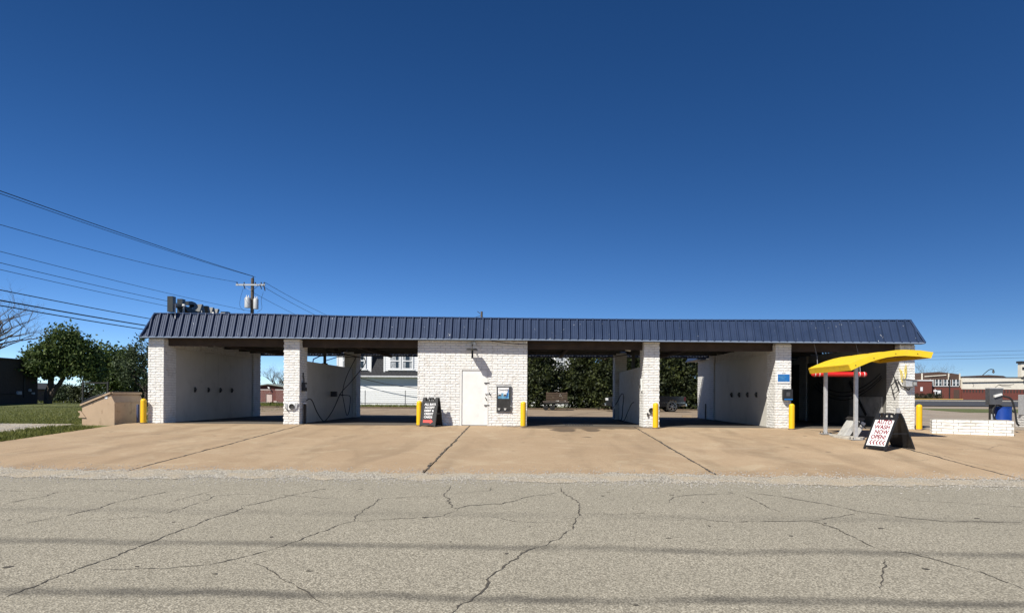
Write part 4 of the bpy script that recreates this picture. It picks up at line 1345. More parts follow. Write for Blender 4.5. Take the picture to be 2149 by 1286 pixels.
t = thing('wand_holder', 'black wand holder block on the smooth divider of the second bay', 'wand holder', (-8.3, 4.55, 1.0))
MB().box(-8.459, -8.22, 4.44, 4.66, 0.96, 1.18).build('block', 'black_plastic', t, bevel=0.01)
MB().bar((-8.1, 4.5, 1.05), (-8.0, 5.9, 1.0), 0.03).build('lance', 'black_plastic', t)
t = thing('brush_tube', 'upright black brush tube at the front edge of the second bay divider', 'brush tube', (-8.2, 0.35, 0))
MB().lathe([(0.055, 0.0), (0.055, 0.78), (0.065, 0.80), (0.045, 0.80)], (-8.2, 0.35, B0), 12).build('tube', 'black_plastic', t, smooth=True)
MB().box(-8.27, -8.13, 0.28, 0.42, 0.70, 0.74).build('clamp', 'white_plastic', t)
# hoses of the third bay
o = MB().tube(curve_pts([(4.15, 9.4, 0.75), (4.1, 8.9, 0.52), (4.15, 7.8, 0.75), (4.2, 6.5, 1.16), (4.2, 5.8, 1.05), (4.15, 5.7, 0.6), (4.1, 5.7, 0.05), (4.0, 6.2, 0.0), (3.9, 6.9, 0.0), (4.0, 7.4, 0.1), (4.1, 8.3, 0.45)]), 0.018, 6).build('pressure_hose', 'black_rubber', None, smooth=True)
tag(o, 'black hose hung in a peaked loop on the brick divider of the third bay', 'hose')
o = MB().tube(curve_pts([(4.27, 3.3, 0.82), (4.22, 3.6, 0.75), (4.15, 4.2, 0.4), (4.1, 4.9, 0.03), (3.95, 5.3, -0.01)]), 0.016, 6).build('foam_hose', 'black_rubber', None, smooth=True)
tag(o, 'short black hose sloping down the brick divider of the third bay', 'hose')
t = thing('boom_post', 'dark boom post standing on the brick divider of the third bay', 'boom post', (4.41, 4.5, 2.19))
MB().box(4.35, 4.47, 4.4, 4.52, 2.19, 2.97).build('post', 'black_plastic', t)
MB().tube([(4.4, 4.46, 2.85), (3.6, 6.2, 2.8), (3.2, 7.6, 2.75)], 0.02, 6).build('arm', 'black_plastic', t)
o = MB().tube(sag((-1.4, -0.22, 3.0), (2.0, -0.1, 3.02), 0.14), 0.012, 5).build('eave_cable', 'cable', None)
tag(o, 'thin cable sagging under the eave right of the change machine', 'cable')
o = MB().tube([(8.77, 9.6, B0), (8.77, 9.6, 0.72)], 0.03, 8).build('standpipe', 'dark_steel', None)
tag(o, 'thin dark standpipe against the rear wing wall behind the fourth bay', 'pipe')
o = MB().prism([(hz(8, 12), 0), (hz(8, 12), 1)] and [(12.3, hz(8, 12)), (12.52, hz(8, 12)), (12.47, hz(8, 12) + 0.11), (12.35, hz(8, 12) + 0.11)], 'x', 8.25, 8.75).build('parking_block', 'lot')
tag(o, 'pale concrete parking block behind the fourth bay', 'parking block')

# ------------------------------------------------------------------ right-hand islands and vacuum
def island(label, x0, y0, ang, length, depth, ncourse, zb, bl=0.46, ch=0.094):
    t = thing('vacuum_island', label, 'brick island', (x0, y0, zb), ang)
    core = MB().box(0.012, length - 0.012, 0.012, depth - 0.012, -0.15, ncourse * ch - 0.004).build('core', 'joint', t, local=True)
    for c in range(ncourse):
        for side_ in ('front', 'left', 'right'):
            ln = length if side_ == 'front' else depth
            x = -bl + (bl * 0.55 if c % 2 else 0.12)
            while x < ln:
                a, b = max(0, x + 0.009), min(ln, x + bl - 0.009)
                if b - a > 0.05:
                    mb = MB()
                    if side_ == 'front':
                        brick_block(mb, Vector((0, 0.012, c * ch)), Vector((1, 0, 0)), Vector((0, -1, 0)), a, b, 0.008, ch - 0.008, 0.016, brr, 5, 2)
                    elif side_ == 'left':
                        brick_block(mb, Vector((0.012, 0, c * ch)), Vector((0, 1, 0)), Vector((-1, 0, 0)), a, b, 0.008, ch - 0.008, 0.016, brr, 3, 2)
                    else:
                        brick_block(mb, Vector((length - 0.012, 0, c * ch)), Vector((0, 1, 0)), Vector((1, 0, 0)), a, b, 0.008, ch - 0.008, 0.016, brr, 3, 2)
                    mb.build('brick', 'white_brick', t, local=True)
                x += bl
    # concrete fill on top
    MB().box(0.03, length - 0.03, 0.03, depth - 0.03, ncourse * ch - 0.003, ncourse * ch + 0.01).build('top_slab', 'pad', t, local=True)
    return t
zi = hz(13.9, -2.6)
island('low white brick island in front of the vacuum and blue drum', 12.99, -2.2, math.atan2(-0.95, 1.95), 2.15, 0.9, 5, zi - 0.03)
island('low white brick island at the right edge under a steel cabinet', 18.72, 1.6, -0.25, 2.6, 1.0, 5, hz(19, 1.5))
# vacuum machine
vx, vy = 15.50, -1.3
vz = hz(vx, vy)
t = thing('vacuum_machine', 'grey car vacuum box on a post with a black hose behind the brick island', 'vacuum', (vx, vy, vz))
MB().prism([(vx - 0.23, 1.39), (vx + 0.22, 1.39), (vx + 0.18, 0.86), (vx - 0.22, 0.86)], 'y', vy - 0.2, vy + 0.03).build('cabinet', 'grey_cabinet', t, bevel=0.01)
MB().box(vx - 0.23, vx + 0.22, vy - 0.205, vy + 0.035, 1.391, 1.42).build('lid', 'grey_metal', t)
MB().prism([(vx - 0.12, 1.17), (vx + 0.13, 1.24), (vx + 0.15, 1.18), (vx - 0.10, 1.10)], 'y', vy - 0.26, vy - 0.201).build('nozzle_holder', 'white_plastic', t)
MB().box(vx - 0.13, vx + 0.01, vy - 0.1, vy + 0.0, vz, 0.859).build('post', 'dark_steel', t)
MB().box(vx - 0.12, vx + 0.0, vy - 0.115, vy - 0.101, vz + 0.05, 0.55).build('access_plate', 'grey_metal', t)
MB().box(vx - 0.28, vx + 0.12, vy - 0.18, vy + 0.18, vz, vz + 0.03).build('base_plate', 'dark_steel', t)
MB().tube(curve_pts([(vx + 0.20, vy - 0.22, 1.15), (vx + 0.40, vy - 0.3, 1.05), (vx + 0.50, vy - 0.33, 0.7), (vx + 0.55, vy - 0.35, 0.3), (vx + 0.62, vy - 0.36, 0.18)]), 0.03, 8).build('hose', 'black_rubber', t, smooth=True)
MB().tube(curve_pts([(vx + 0.05, vy - 0.15, 0.86), (vx - 0.12, vy - 0.2, 0.7), (vx - 0.10, vy - 0.25, 0.42), (vx + 0.1, vy - 0.3, 0.22), (vx + 0.3, vy - 0.32, 0.1)]), 0.025, 8).build('hose', 'black_rubber', t, smooth=True)
MB().tube(curve_pts([(vx + 0.1, vy - 0.1, 0.85), (vx + 0.45, vy - 0.1, 0.75), (vx + 0.8, vy + 0.1, 0.6)]), 0.02, 8).build('hose', 'black_rubber', t, smooth=True)
# drum
dx, dy = 15.88, -1.2
dz_ = hz(dx, dy)
t = thing('plastic_drum', 'open blue plastic drum used as a bin beside the vacuum', 'drum', (dx, dy, dz_))
MB().lathe([(0.25, 0.0), (0.275, 0.03), (0.275, 0.22), (0.285, 0.25), (0.285, 0.29), (0.275, 0.32), (0.275, 0.80), (0.268, 0.84), (0.25, 0.84), (0.255, 0.80), (0.24, 0.1)], (dx, dy, dz_), 28).build('body', 'drum_blue', t, smooth=True)
MB().lathe([(0.279, 0.815), (0.279, 0.835), (0.268, 0.845)], (dx, dy, dz_), 28).build('rim', 'drum_blue', t, smooth=True)
# galvanised cabinet
t = thing('steel_cabinet', 'pale galvanised steel cabinet standing on the brick island at the right edge', 'cabinet', (18.9, 2.0, hz(19, 1.5) + 0.48))
zc = hz(19, 1.5) + 0.481
MB().box(18.80, 19.8, 1.62, 2.2, zc, zc + 0.78).build('body', 'galv', t, bevel=0.01)
MB().box(18.84, 19.3, 1.60, 1.619, zc + 0.04, zc + 0.74).build('door', 'galv', t)
MB().box(19.0, 19.12, 1.59, 1.599, zc + 0.5, zc + 0.74).build('sticker', 'sign_white', t)

# ------------------------------------------------------------------ dumpster
gz0 = -0.13
t = thing('dumpster', 'small tan steel dumpster with sloped lid at the left end of the car wash', 'dumpster', (-15.3, 0.35, gz0))
Y0, Y1 = -0.6, 1.25
outl = [(-15.88, gz0), (-14.70, gz0), (-14.70, 0.70), (-14.86, 1.0), (-15.88, 0.58)]
MB().prism(outl, 'y', Y0, Y1).build('body', 'tan_steel', t, bevel=0.012)
MB().prism([(-15.93, 0.575), (-14.84, 1.02), (-14.84, 1.08), (-15.93, 0.635)], 'y', Y0 - 0.05, Y0 + 0.04).build('rim', 'tan_steel', t)
MB().box(-14.9, -14.80, Y0 + 0.041, Y1 + 0.03, 1.0, 1.075).build('rim', 'tan_steel', t)
for ya, yb in ((Y0 + 0.05, 0.30), (0.32, Y1)):
    MB().prism([(-15.95, 0.62), (-14.92, 1.045), (-14.92, 1.085), (-15.6, 0.90), (-15.98, 0.68)], 'y', ya, yb).build('lid', 'lid_black', t, bevel=0.01)
MB().prism([(-16.0, 0.40), (-15.90, 0.40), (-15.72, 0.16), (-15.98, 0.16), (-15.98, 0.20), (-15.93, 0.24), (-15.93, 0.33), (-15.99, 0.35)], 'y', Y0 - 0.035, Y0 - 0.001).build('lift_bracket', 'tan_steel', t, bevel=0.004)
MB().box(-15.06, -14.96, Y0 - 0.008, Y0 - 0.0015, 0.84, 0.94).build('sticker', 'sign_white', t)
MB().box(-14.699, -14.685, Y0 + 0.02, Y1 - 0.02, 0.70, 0.715).build('weld_bead', 'tan_steel', t)
MB().tube([(-14.86, Y0 + 0.1, 1.09), (-14.86, Y1 - 0.1, 1.09)], 0.02, 6).build('hinge_rod', 'dark_steel', t)

# ------------------------------------------------------------------ trees
def leaf_cloud(centers, radii, n, size, squash=0.8, outer=0.55):
    """n leaf faces in clumps spread through ellipsoids, denser to the outside."""
    wts = np.array([r[0] * r[1] * r[2] for r in radii]); wts = wts / wts.sum()
    ncl = max(1, n // 26)
    idx = rng.choice(len(centers), ncl, p=wts)
    d = rng.normal(size=(ncl, 3)); d /= np.linalg.norm(d, axis=1)[:, None]
    rad = outer + (1 - outer) * rng.uniform(0, 1, ncl) ** 0.5
    rad *= np.where(rng.uniform(0, 1, ncl) < 0.10, 1.12, 1.0)
    cc = np.array(centers)[idx] + d * rad[:, None] * np.array(radii)[idx]
    per = n // ncl
    cs = np.repeat(cc, per, 0)
    spread = size * rng.uniform(1.2, 3.0, ncl).repeat(per)[:, None]
    P = cs + rng.normal(size=(len(cs), 3)) * spread * np.array([1, 1, squash])
    N = len(P)
    a = rng.normal(size=(N, 3)); a /= np.linalg.norm(a, axis=1)[:, None]
    b = rng.normal(size=(N, 3)); b -= a * (a * b).sum(1)[:, None]; b /= np.linalg.norm(b, axis=1)[:, None]
    s = size * rng.uniform(0.6, 1.3, (N, 1))
    V = np.stack([P - a * s, P + b * s * 0.55, P + a * s, P - b * s * 0.55], 1).reshape(-1, 3)
    return V

def limb(mb, a, b, r0, r1, wob=0.08, n=6, sides=7):
    a = Vector(a); b = Vector(b)
    L = (b - a).length
    pts = []
    for i in range(n + 1):
        t_ = i / n
        p = a.lerp(b, t_)
        if 0 < i < n:
            p += Vector((random.uniform(-1, 1), random.uniform(-1, 1), random.uniform(-0.4, 0.4))) * wob * L * 0.4
        pts.append(p)
    mb.tube(pts, [r0 + (r1 - r0) * i / n for i in range(n + 1)], sides)
    return pts

def tree(name, label, base, trunks, cents, rads, n, size, m, group=None, cat='tree', outer=0.5):
    t = thing(name, label, cat, base, 0, group)
    mb = MB()
    for (a, b, r0, r1) in trunks:
        pts = limb(mb, a, b, r0, r1)
    for c in cents:
        st = Vector(trunks[min(len(trunks) - 1, random.randrange(len(trunks)))][1])
        limb(mb, st, Vector(c), 0.09, 0.03, 0.1, 4, 5)
    mb.build('trunk', 'bark', t, smooth=True)
    quads('crown', leaf_cloud(cents, rads, n, size, outer=outer), m, t, off=base)
    return t

# big leafing tree beside the dark building
bx, by = -43.4, 36.0
bz = hz(bx, by)
tree('shade_tree', 'broad leafing tree with forked trunk beside the dark building at far left', (bx, by, bz),
     [((bx, by, bz - 0.2), (bx + 0.3, by, 2.2), 0.36, 0.24), ((bx + 0.2, by, 0.6), (bx + 1.4, by + 0.2, 2.5), 0.28, 0.16), ((bx + 0.3, by, 2.2), (bx + 0.2, by, 4.2), 0.2, 0.1)],
     [(-43.6, 36, 3.9), (-42.0, 36, 5.2), (-40.4, 36.3, 4.3), (-44.8, 36.5, 3.6), (-41.6, 35.6, 6.1), (-39.7, 36.5, 3.0), (-42.4, 36, 3.4), (-45.6, 37, 3.6)],
     [(1.7, 1.7, 1.5), (1.7, 1.7, 1.3), (1.5, 1.6, 1.6), (1.4, 1.4, 1.2), (1.15, 1.15, 0.95), (1.1, 1.3, 1.2), (1.8, 1.6, 1.0), (0.9, 1.0, 0.6)], 14000, 0.15, 'oak', outer=0.35)
bx, by = -43.2, 45.0
bz = hz(bx, by)
tree('shade_tree', 'dense dark tree just right of the broad leafing tree at left', (bx, by, bz),
     [((bx, by, bz - 0.2), (bx, by, 2.6), 0.3, 0.18)],
     [(bx, by, 4.2), (bx + 1.6, by, 3.6), (bx - 1.4, by, 3.2), (bx + 0.6, by, 2.4)], [(1.8, 1.8, 1.8), (1.6, 1.6, 1.8), (1.5, 1.5, 1.5), (2.2, 1.6, 1.2)], 8500, 0.16, 'oak', outer=0.35)
bx, by = -31.0, 30.0
bz = hz(bx, by)
tree('shade_tree', 'sparse pale leafing tree rising behind the dumpster', (bx, by, bz),
     [((bx, by, bz - 0.2), (bx + 0.1, by, 2.2), 0.16, 0.11), ((bx + 0.1, by, 1.0), (bx - 1.2, by, 2.6), 0.1, 0.05)],
     [(bx - 0.4, by, 4.6), (bx - 1.4, by, 3.2), (bx + 0.8, by, 3.8), (bx - 0.6, by, 2.2), (bx + 0.9, by, 2.2)], [(1.0, 1.0, 1.0), (1.2, 1.0, 1.2), (1.1, 1.0, 1.2), (1.4, 1.2, 0.9), (1.1, 1.1, 1.0)], 5200, 0.10, 'oak_pale', outer=0.3)

bw2 = ['between the dark building and the forked trunk', 'right of the forked trunk', 'behind the left end of the dumpster', 'behind the middle of the dumpster', 'behind the right end of the dumpster', 'beside the left front pillar']
for i, (x, y, h, w) in enumerate(((-58.5, 52, 1.7, 1.9), (-54.0, 54, 2.0, 2.2), (-49.0, 50, 2.1, 2.2), (-45.2, 49, 2.4, 2.2), (-41.0, 46, 2.4, 2.1), (-37.5, 47, 2.6, 2.2))):
    z = hz(x, y)
    tree('shrub', f'low dark shrub in the tree shade {bw2[i]}', (x, y, z), [((x, y, z - 0.1), (x, y, z + h * 0.5), 0.08, 0.04)], [(x - 0.7, y, z + h * 0.45), (x + 0.8, y, z + h * 0.5), (x, y, z + h * 0.65)], [(w * 0.6, 1.0, h * 0.45), (w * 0.6, 1.0, h * 0.45), (w * 0.5, 1.0, h * 0.4)], 2600, 0.12, 'oak_pale' if i % 2 else 'cedar', 'shrubs under the trees at left', 'shrub', 0.4)

def bare_tree(name, label, base, h, r0, seed, lean=(0, 0), depth=6, spread=0.62, first=None, dens=3, limbs=None):
    rr = random.Random(seed)
    t = thing(name, label, 'bare tree', base)
    trunk = MB(); twig = MB()
    def grow(p, d, L, r, lev):
        n = 4 if lev < 3 else 2
        pts = [p]
        q = Vector(p); dd = Vector(d)
        for i in range(n):
            dd = (dd + Vector((rr.uniform(-1, 1), rr.uniform(-1, 1), rr.uniform(-0.5, 0.8))) * 0.16).normalized()
            q = q + dd * (L / n)
            pts.append(q.copy())
        r1 = r * 0.62
        tgt = trunk if lev < 2 else twig
        tgt.tube(pts, [r + (r1 - r) * i / n for i in range(n + 1)], 6 if lev < 2 else (4 if lev < 4 else 3), cap=False)
        if lev >= depth:
            return
        k = (limbs or rr.choice((2, 3))) if lev < 2 else (dens if lev < 5 else 2)
        for i in range(k):
            a = rr.uniform(0, 6.283)
            s = Vector((math.cos(a), math.sin(a), rr.uniform(-0.2, 0.5)))
            nd = (dd * (1 - spread * 0.5) + s * spread).normalized()
            st = pts[-1] if i == 0 or lev == 0 else pts[rr.randrange(max(1, n // 2), n + 1)]
            grow(st, nd, L * rr.uniform(0.62, 0.80), r1 * rr.uniform(0.6, 0.9), lev + 1)
    b = Vector(base)
    grow(b, (Vector((lean[0], lean[1], 1))).normalized(), h * (first or 0.32), r0, 0)
    trunk.build('trunk', 'bark', t, smooth=True)
    twig.build('crown', 'twig', t)
    return t
bare_tree('bare_tree', 'large leafless tree reaching in at the far left edge above the dark building', (-40.6, 25.0, hz(-41, 25)), 10.6, 0.33, 21, (0.02, 0), 7, 0.66, 0.30, 3, 4)
bare_tree('bare_tree', 'round topped leafless tree beyond the red brick shed', (-51.6, 114.0, hz(-51, 114)), 9.6, 0.32, 5, (0.02, 0), 7, 0.6, 0.30, 3, 5)
for i, (x, y, h, w) in enumerate(((-55.5, 117, 4.6, 'left of the round topped tree'), (-53.3, 121, 4.0, 'just left of the round topped tree'), (-49.6, 118, 4.2, 'just right of the round topped tree'), (-47.6, 121, 4.0, 'right of the round topped tree'))):
    bare_tree('bare_tree', f'low leafless brush tree {w} behind the red brick shed', (x, y, hz(x, y)), h, 0.14, 31 + i, (0.03 * (i - 1), 0), 6, 0.75, 0.26, 3, 4)
# dark cedars behind the bays
gx_ = [(0.9, 31.4, 6.1), (4.2, 31.8, 6.3), (6.3, 30.9, 6.0), (8.5, 31.6, 6.3), (10.7, 31.0, 6.1), (12.9, 31.5, 6.3), (15.2, 31.2, 5.8), (-1.6, 31.8, 5.8)]
cw = ['at the left of the third bay opening', 'right of the small house window behind the third bay', 'in the middle of the third bay opening', 'behind the front half of the black pickup', 'behind the bed of the black pickup', 'behind the tailgate of the black pickup', 'hidden mostly by the rear wing wall', 'hidden mostly by the change machine room']
for (x, y, h), w in zip(gx_, cw):
    z = hz(x, y)
    cents = []; rads = []
    for k in range(7):
        f_ = k / 6
        cents.append((x + random.uniform(-0.35, 0.35), y + random.uniform(-0.3, 0.3), z + 0.9 + f_ * (h - 1.6)))
        rr_ = 1.75 * (1 - 0.55 * f_ ** 1.8) * random.uniform(0.85, 1.1)
        rads.append((rr_, rr_ * 0.9, h * 0.15))
    tree('cedar', f'tall dark green cedar {w}', (x, y, z), [((x, y, z - 0.1), (x, y, z + h * 0.7), 0.16, 0.05)], cents, rads, 11000, 0.125, 'cedar', 'cedars screening the lot', outer=0.45)

# ------------------------------------------------------------------ dark building at far left
t = thing('flat_building', 'dark flat roofed brick building standing in shade at the far left edge', 'building', (-50, 34, hz(-48, 34)))
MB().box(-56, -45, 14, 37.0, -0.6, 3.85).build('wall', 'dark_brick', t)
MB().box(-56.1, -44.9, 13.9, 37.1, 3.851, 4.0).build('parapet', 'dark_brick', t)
MB().box(-44.99, -44.9, 35.2, 35.35, 0.6, 3.4).build('downpipe', 'dark_steel', t)
MB().box(-44.99, -44.8, 34.4, 34.8, 0.85, 1.15).build('meter_box', 'grey_metal', t)
MB().lathe([(0.12, 0.0), (0.12, 0.15)], (-44.98, 35.9, 1.25), 14, 'x').build('meter', 'grey_metal', t)
MB().box(-44.99, -44.88, 36.2, 36.5, 0.9, 1.05).build('meter_box', 'grey_metal', t)
MB().tube([(-44.95, 20, 0.9), (-44.95, 34.5, 0.9)], 0.03, 6).build('conduit', 'dark_steel', t)
t = thing('service_pole', 'slim grey post pair with crossbar in the shade behind the dumpster', 'post', (-33.5, 26, hz(-33, 26)))
MB().box(-33.55, -33.45, 25.95, 26.05, -0.1, 2.0).build('post', 'dark_steel', t)
MB().box(-31.65, -31.55, 25.95, 26.05, -0.1, 1.9).build('post', 'dark_steel', t)
MB().box(-33.45, -31.65, 25.97, 26.03, 1.75, 1.85).build('crossbar', 'dark_steel', t)
def cottage(name, label, x0, x1, y0, y1, zb, h, rh, wm, rm):
    t = thing(name, label, 'house', ((x0 + x1) / 2, y0, zb))
    MB().box(x0, x1, y0, y1, zb - 0.4, zb + h).build('wall', wm, t)
    xm = (x0 + x1) / 2
    MB().prism([(x0 - 0.4, zb + h - 0.05), (xm, zb + h + rh), (x1 + 0.4, zb + h - 0.05), (x1 + 0.4, zb + h + 0.1), (xm, zb + h + rh + 0.18), (x0 - 0.4, zb + h + 0.1)], 'y', y0 - 0.5, y1 + 0.5).build('roof', rm, t)
    MB().prism([(x0, zb + h - 0.02), (x1, zb + h - 0.02), (xm, zb + h + rh)], 'y', y0 + 0.02, y0 + 0.15).build('gable', wm, t)
    return t
z1 = hz(-71, 80)
h_ = cottage('house', 'small white gabled outbuilding far off under the trees at left', -72.6, -69.2, 80, 84, z1, 0.9, 0.6, 'siding', 'shingle')
MB().box(-71.3, -70.8, 79.9, 79.99, z1 + 0.2, z1 + 0.7).build('window', 'glass', h_)
h_ = cottage('house', 'low tan house with pale trim far off behind the broad leafing tree', -89, -80, 84, 94, z1, 2.0, 1.0, 'brown_brick', 'shingle')
MB().box(-86, -84.6, 83.9, 83.99, z1 + 0.5, z1 + 1.5).build('window', 'glass', h_)
MB().box(-81.5, -80.4, 83.9, 83.99, z1 - 0.1, z1 + 1.8).build('door', 'siding', h_)

# ------------------------------------------------------------------ red brick shed behind the first bay
zb = -0.66
t = cottage('brick_shed', 'red brick gabled shed with a pale door seen through the first bay', -52.0, -39.8, 95, 108, zb, 2.45, 0.95, 'red_brick', 'metal_roof')
d_ = MB().box(-46.25, -45.3, 94.93, 94.99, zb, zb + 1.65).build('door', 'pink_door', t)
MB().box(-46.36, -46.26, 94.92, 94.99, zb, zb + 1.72).box(-46.255, -45.3, 94.92, 94.99, zb + 1.655, zb + 1.72).build('door_frame', 'dark_steel', t)
MB().box(-44.9, -44.4, 94.7, 94.99, zb + 0.15, zb + 0.55).build('meter_box', 'pink_door', t)
MB().bar((-46.0, 94.9, 2.35), (-45.6, 94.5, 2.05), 0.18, 0.14).build('gable_light', 'white_plastic', t)

# ------------------------------------------------------------------ white sided house with mansard and dormers
HX0, HX1, HY = -16.5, 6.0, 40.5
hb = 0.09
t = thing('mansard_house', 'white sided house with dark shingled mansard roof and dormers behind the second bay', 'house', (-5, HY, hb))
MB().box(HX0, HX1, HY + 0.03, HY + 11, hb - 0.4, 3.3).build('wall', 'siding', t)
mb = MB()
z = hb + 0.02
while z < 2.80:
    mb.add([(HX0, HY + 0.03, z), (HX1, HY + 0.03, z), (HX1, HY - 0.0, z), (HX0, HY - 0.0, z), (HX0, HY + 0.025, z + 0.19), (HX1, HY + 0.025, z + 0.19)], [(0, 1, 2, 3), (3, 2, 5, 4)])
    z += 0.195
mb.build('clapboards', 'siding', t, fix=False)['kind'] = 'stuff'
# eave and mansard slope
MB().box(HX0 - 0.3, HX1 + 0.3, HY - 0.52, HY + 0.03, 2.74, 2.80).build('soffit', 'siding', t)
MB().box(HX0 - 0.32, HX1 + 0.32, HY - 0.62, HY - 0.521, 2.74, 2.88).build('gutter', 'gutter', t)
mr = MB().prism([(HY - 0.5, 2.81), (HY + 0.9, 6.2), (HY + 10, 6.2), (HY + 11.3, 2.81)], 'x', HX0 - 0.3, HX1 + 0.3).build('mansard', 'shingle', t)
mb = MB()
row = 0
zz = 2.82
while zz < 5.2:
    yy = HY - 0.5 + (zz - 2.81) / 3.39 * 1.4
    x = HX0 - 0.3 + (row % 2) * 0.2
    while x < -9.0:
        w = random.uniform(0.3, 0.42)
        y2 = HY - 0.5 + (zz + 0.24 - 2.81) / 3.39 * 1.4
        mb.add([(x, yy - 0.035, zz), (x + w - 0.015, yy - 0.035, zz), (x + w - 0.015, y2 - 0.008, zz + 0.24), (x, y2 - 0.008, zz + 0.24)], [(0, 1, 2, 3)])
        x += w
    zz += 0.22
    row += 1
sh = mb.build('shingles', 'shingle', mr, fix=False)
sh['kind'] = 'stuff'
def dormer(x0, x1):
    d = MB().box(x0, x1, HY - 0.28, HY + 1.6, 3.13, 5.6).build('dormer', 'siding', t)
    mb = MB()
    z = 3.15
    while z < 5.4:
        mb.add([(x0 + 0.12, HY - 0.29, z), (x1 - 0.12, HY - 0.29, z), (x1 - 0.12, HY - 0.315, z), (x0 + 0.12, HY - 0.315, z), (x0 + 0.12, HY - 0.292, z + 0.19), (x1 - 0.12, HY - 0.292, z + 0.19)], [(3, 2, 5, 4), (0, 1, 2, 3)])
        z += 0.195
    mb.build('dormer_boards', 'siding', d, fix=False)['kind'] = 'stuff'
    for a, b in ((x0 - 0.03, x0 + 0.115), (x1 - 0.115, x1 + 0.03)):
        MB().box(a, b, HY - 0.34, HY - 0.281, 3.08, 5.6).build('corner_board', 'siding', d)
    MB().box(x0 - 0.35, x1 + 0.35, HY - 0.65, HY + 1.6, 5.601, 5.8).build('dormer_roof', 'shingle', d)
    xm = (x0 + x1) / 2
    for a, b in ((xm - 1.13, xm - 0.06), (xm + 0.06, xm + 1.13)):
        w = MB().box(a, b, HY - 0.345, HY - 0.33, 3.52, 5.05).build('window', 'glass', t)
        MB().box(a, b, HY - 0.325, HY - 0.322, 3.5, 5.05).build('backing', 'glass', w)
        fr_ = MB()
        fr_.box(a - 0.02, a + 0.1, HY - 0.40, HY - 0.346, 3.50, 5.1).box(b - 0.1, b + 0.02, HY - 0.40, HY - 0.346, 3.50, 5.1).box(a + 0.101, b - 0.101, HY - 0.40, HY - 0.346, 3.50, 3.60).box(a + 0.101, b - 0.101, HY - 0.41, HY - 0.346, 4.24, 4.34).box(a + 0.101, b - 0.101, HY - 0.40, HY - 0.346, 5.0, 5.1)
        fr_.build('window_frame', 'siding', w)
        for k in range(7):
            cx = a + 0.16 + k * (b - a - 0.32) / 6
            if random.random() < 0.8:
                MB().box(cx - 0.05, cx + 0.05, HY - 0.36, HY - 0.347, 3.60, 5.0).build('curtain', 'curtain', w)
    MB().box(xm - 1.3, xm + 1.3, HY - 0.42, HY - 0.282, 3.40, 3.495).build('window_sill', 'siding', d)
dormer(-13.8, -10.45)
dormer(-18.3 + 0.0, -15.03)
dormer(2.0, 5.2)
# chain link fence in front of the house
t = thing('chain_fence', 'low chain link fence with thin posts in front of the white house', 'fence', (-12, 34, hz(-12, 34)))
for x in frange(-24.5, -0.2, 3.46):
    MB().tube([(x, 34, hz(x, 34) - 0.1), (x, 34, 1.45)], 0.03, 6).build('post', 'dark_steel', t)
MB().tube([(-24.5, 34, 1.43), (-0.2, 34, 1.43)], 0.018, 6).build('top_rail', 'galv', t)
MB().tube([(-24.5, 34, 0.32), (-0.2, 34, 0.32)], 0.028, 6).build('bottom_rail', 'dark_steel', t)
mb = MB()
x = -24.5
while x < -0.3:
    for sx in (1, -1):
        xx = x if sx > 0 else x + 1.1
        mb.bar((xx, 34.02 + 0.004 * sx, 0.33), (xx + sx * 1.1, 34.02 + 0.004 * sx, 1.42), 0.004)
    x += 0.11
wm = mb.build('wire_mesh', 'galv', t, fix=False)
wm['kind'] = 'stuff'
o = MB().tube(sag((-16.4, 39.9, 2.75), (-2.5, 39.6, 2.3), 0.85, 24), 0.03, 5).build('service_cable', 'cable', None)
tag(o, 'dark cable drooping across the white siding of the house', 'cable')

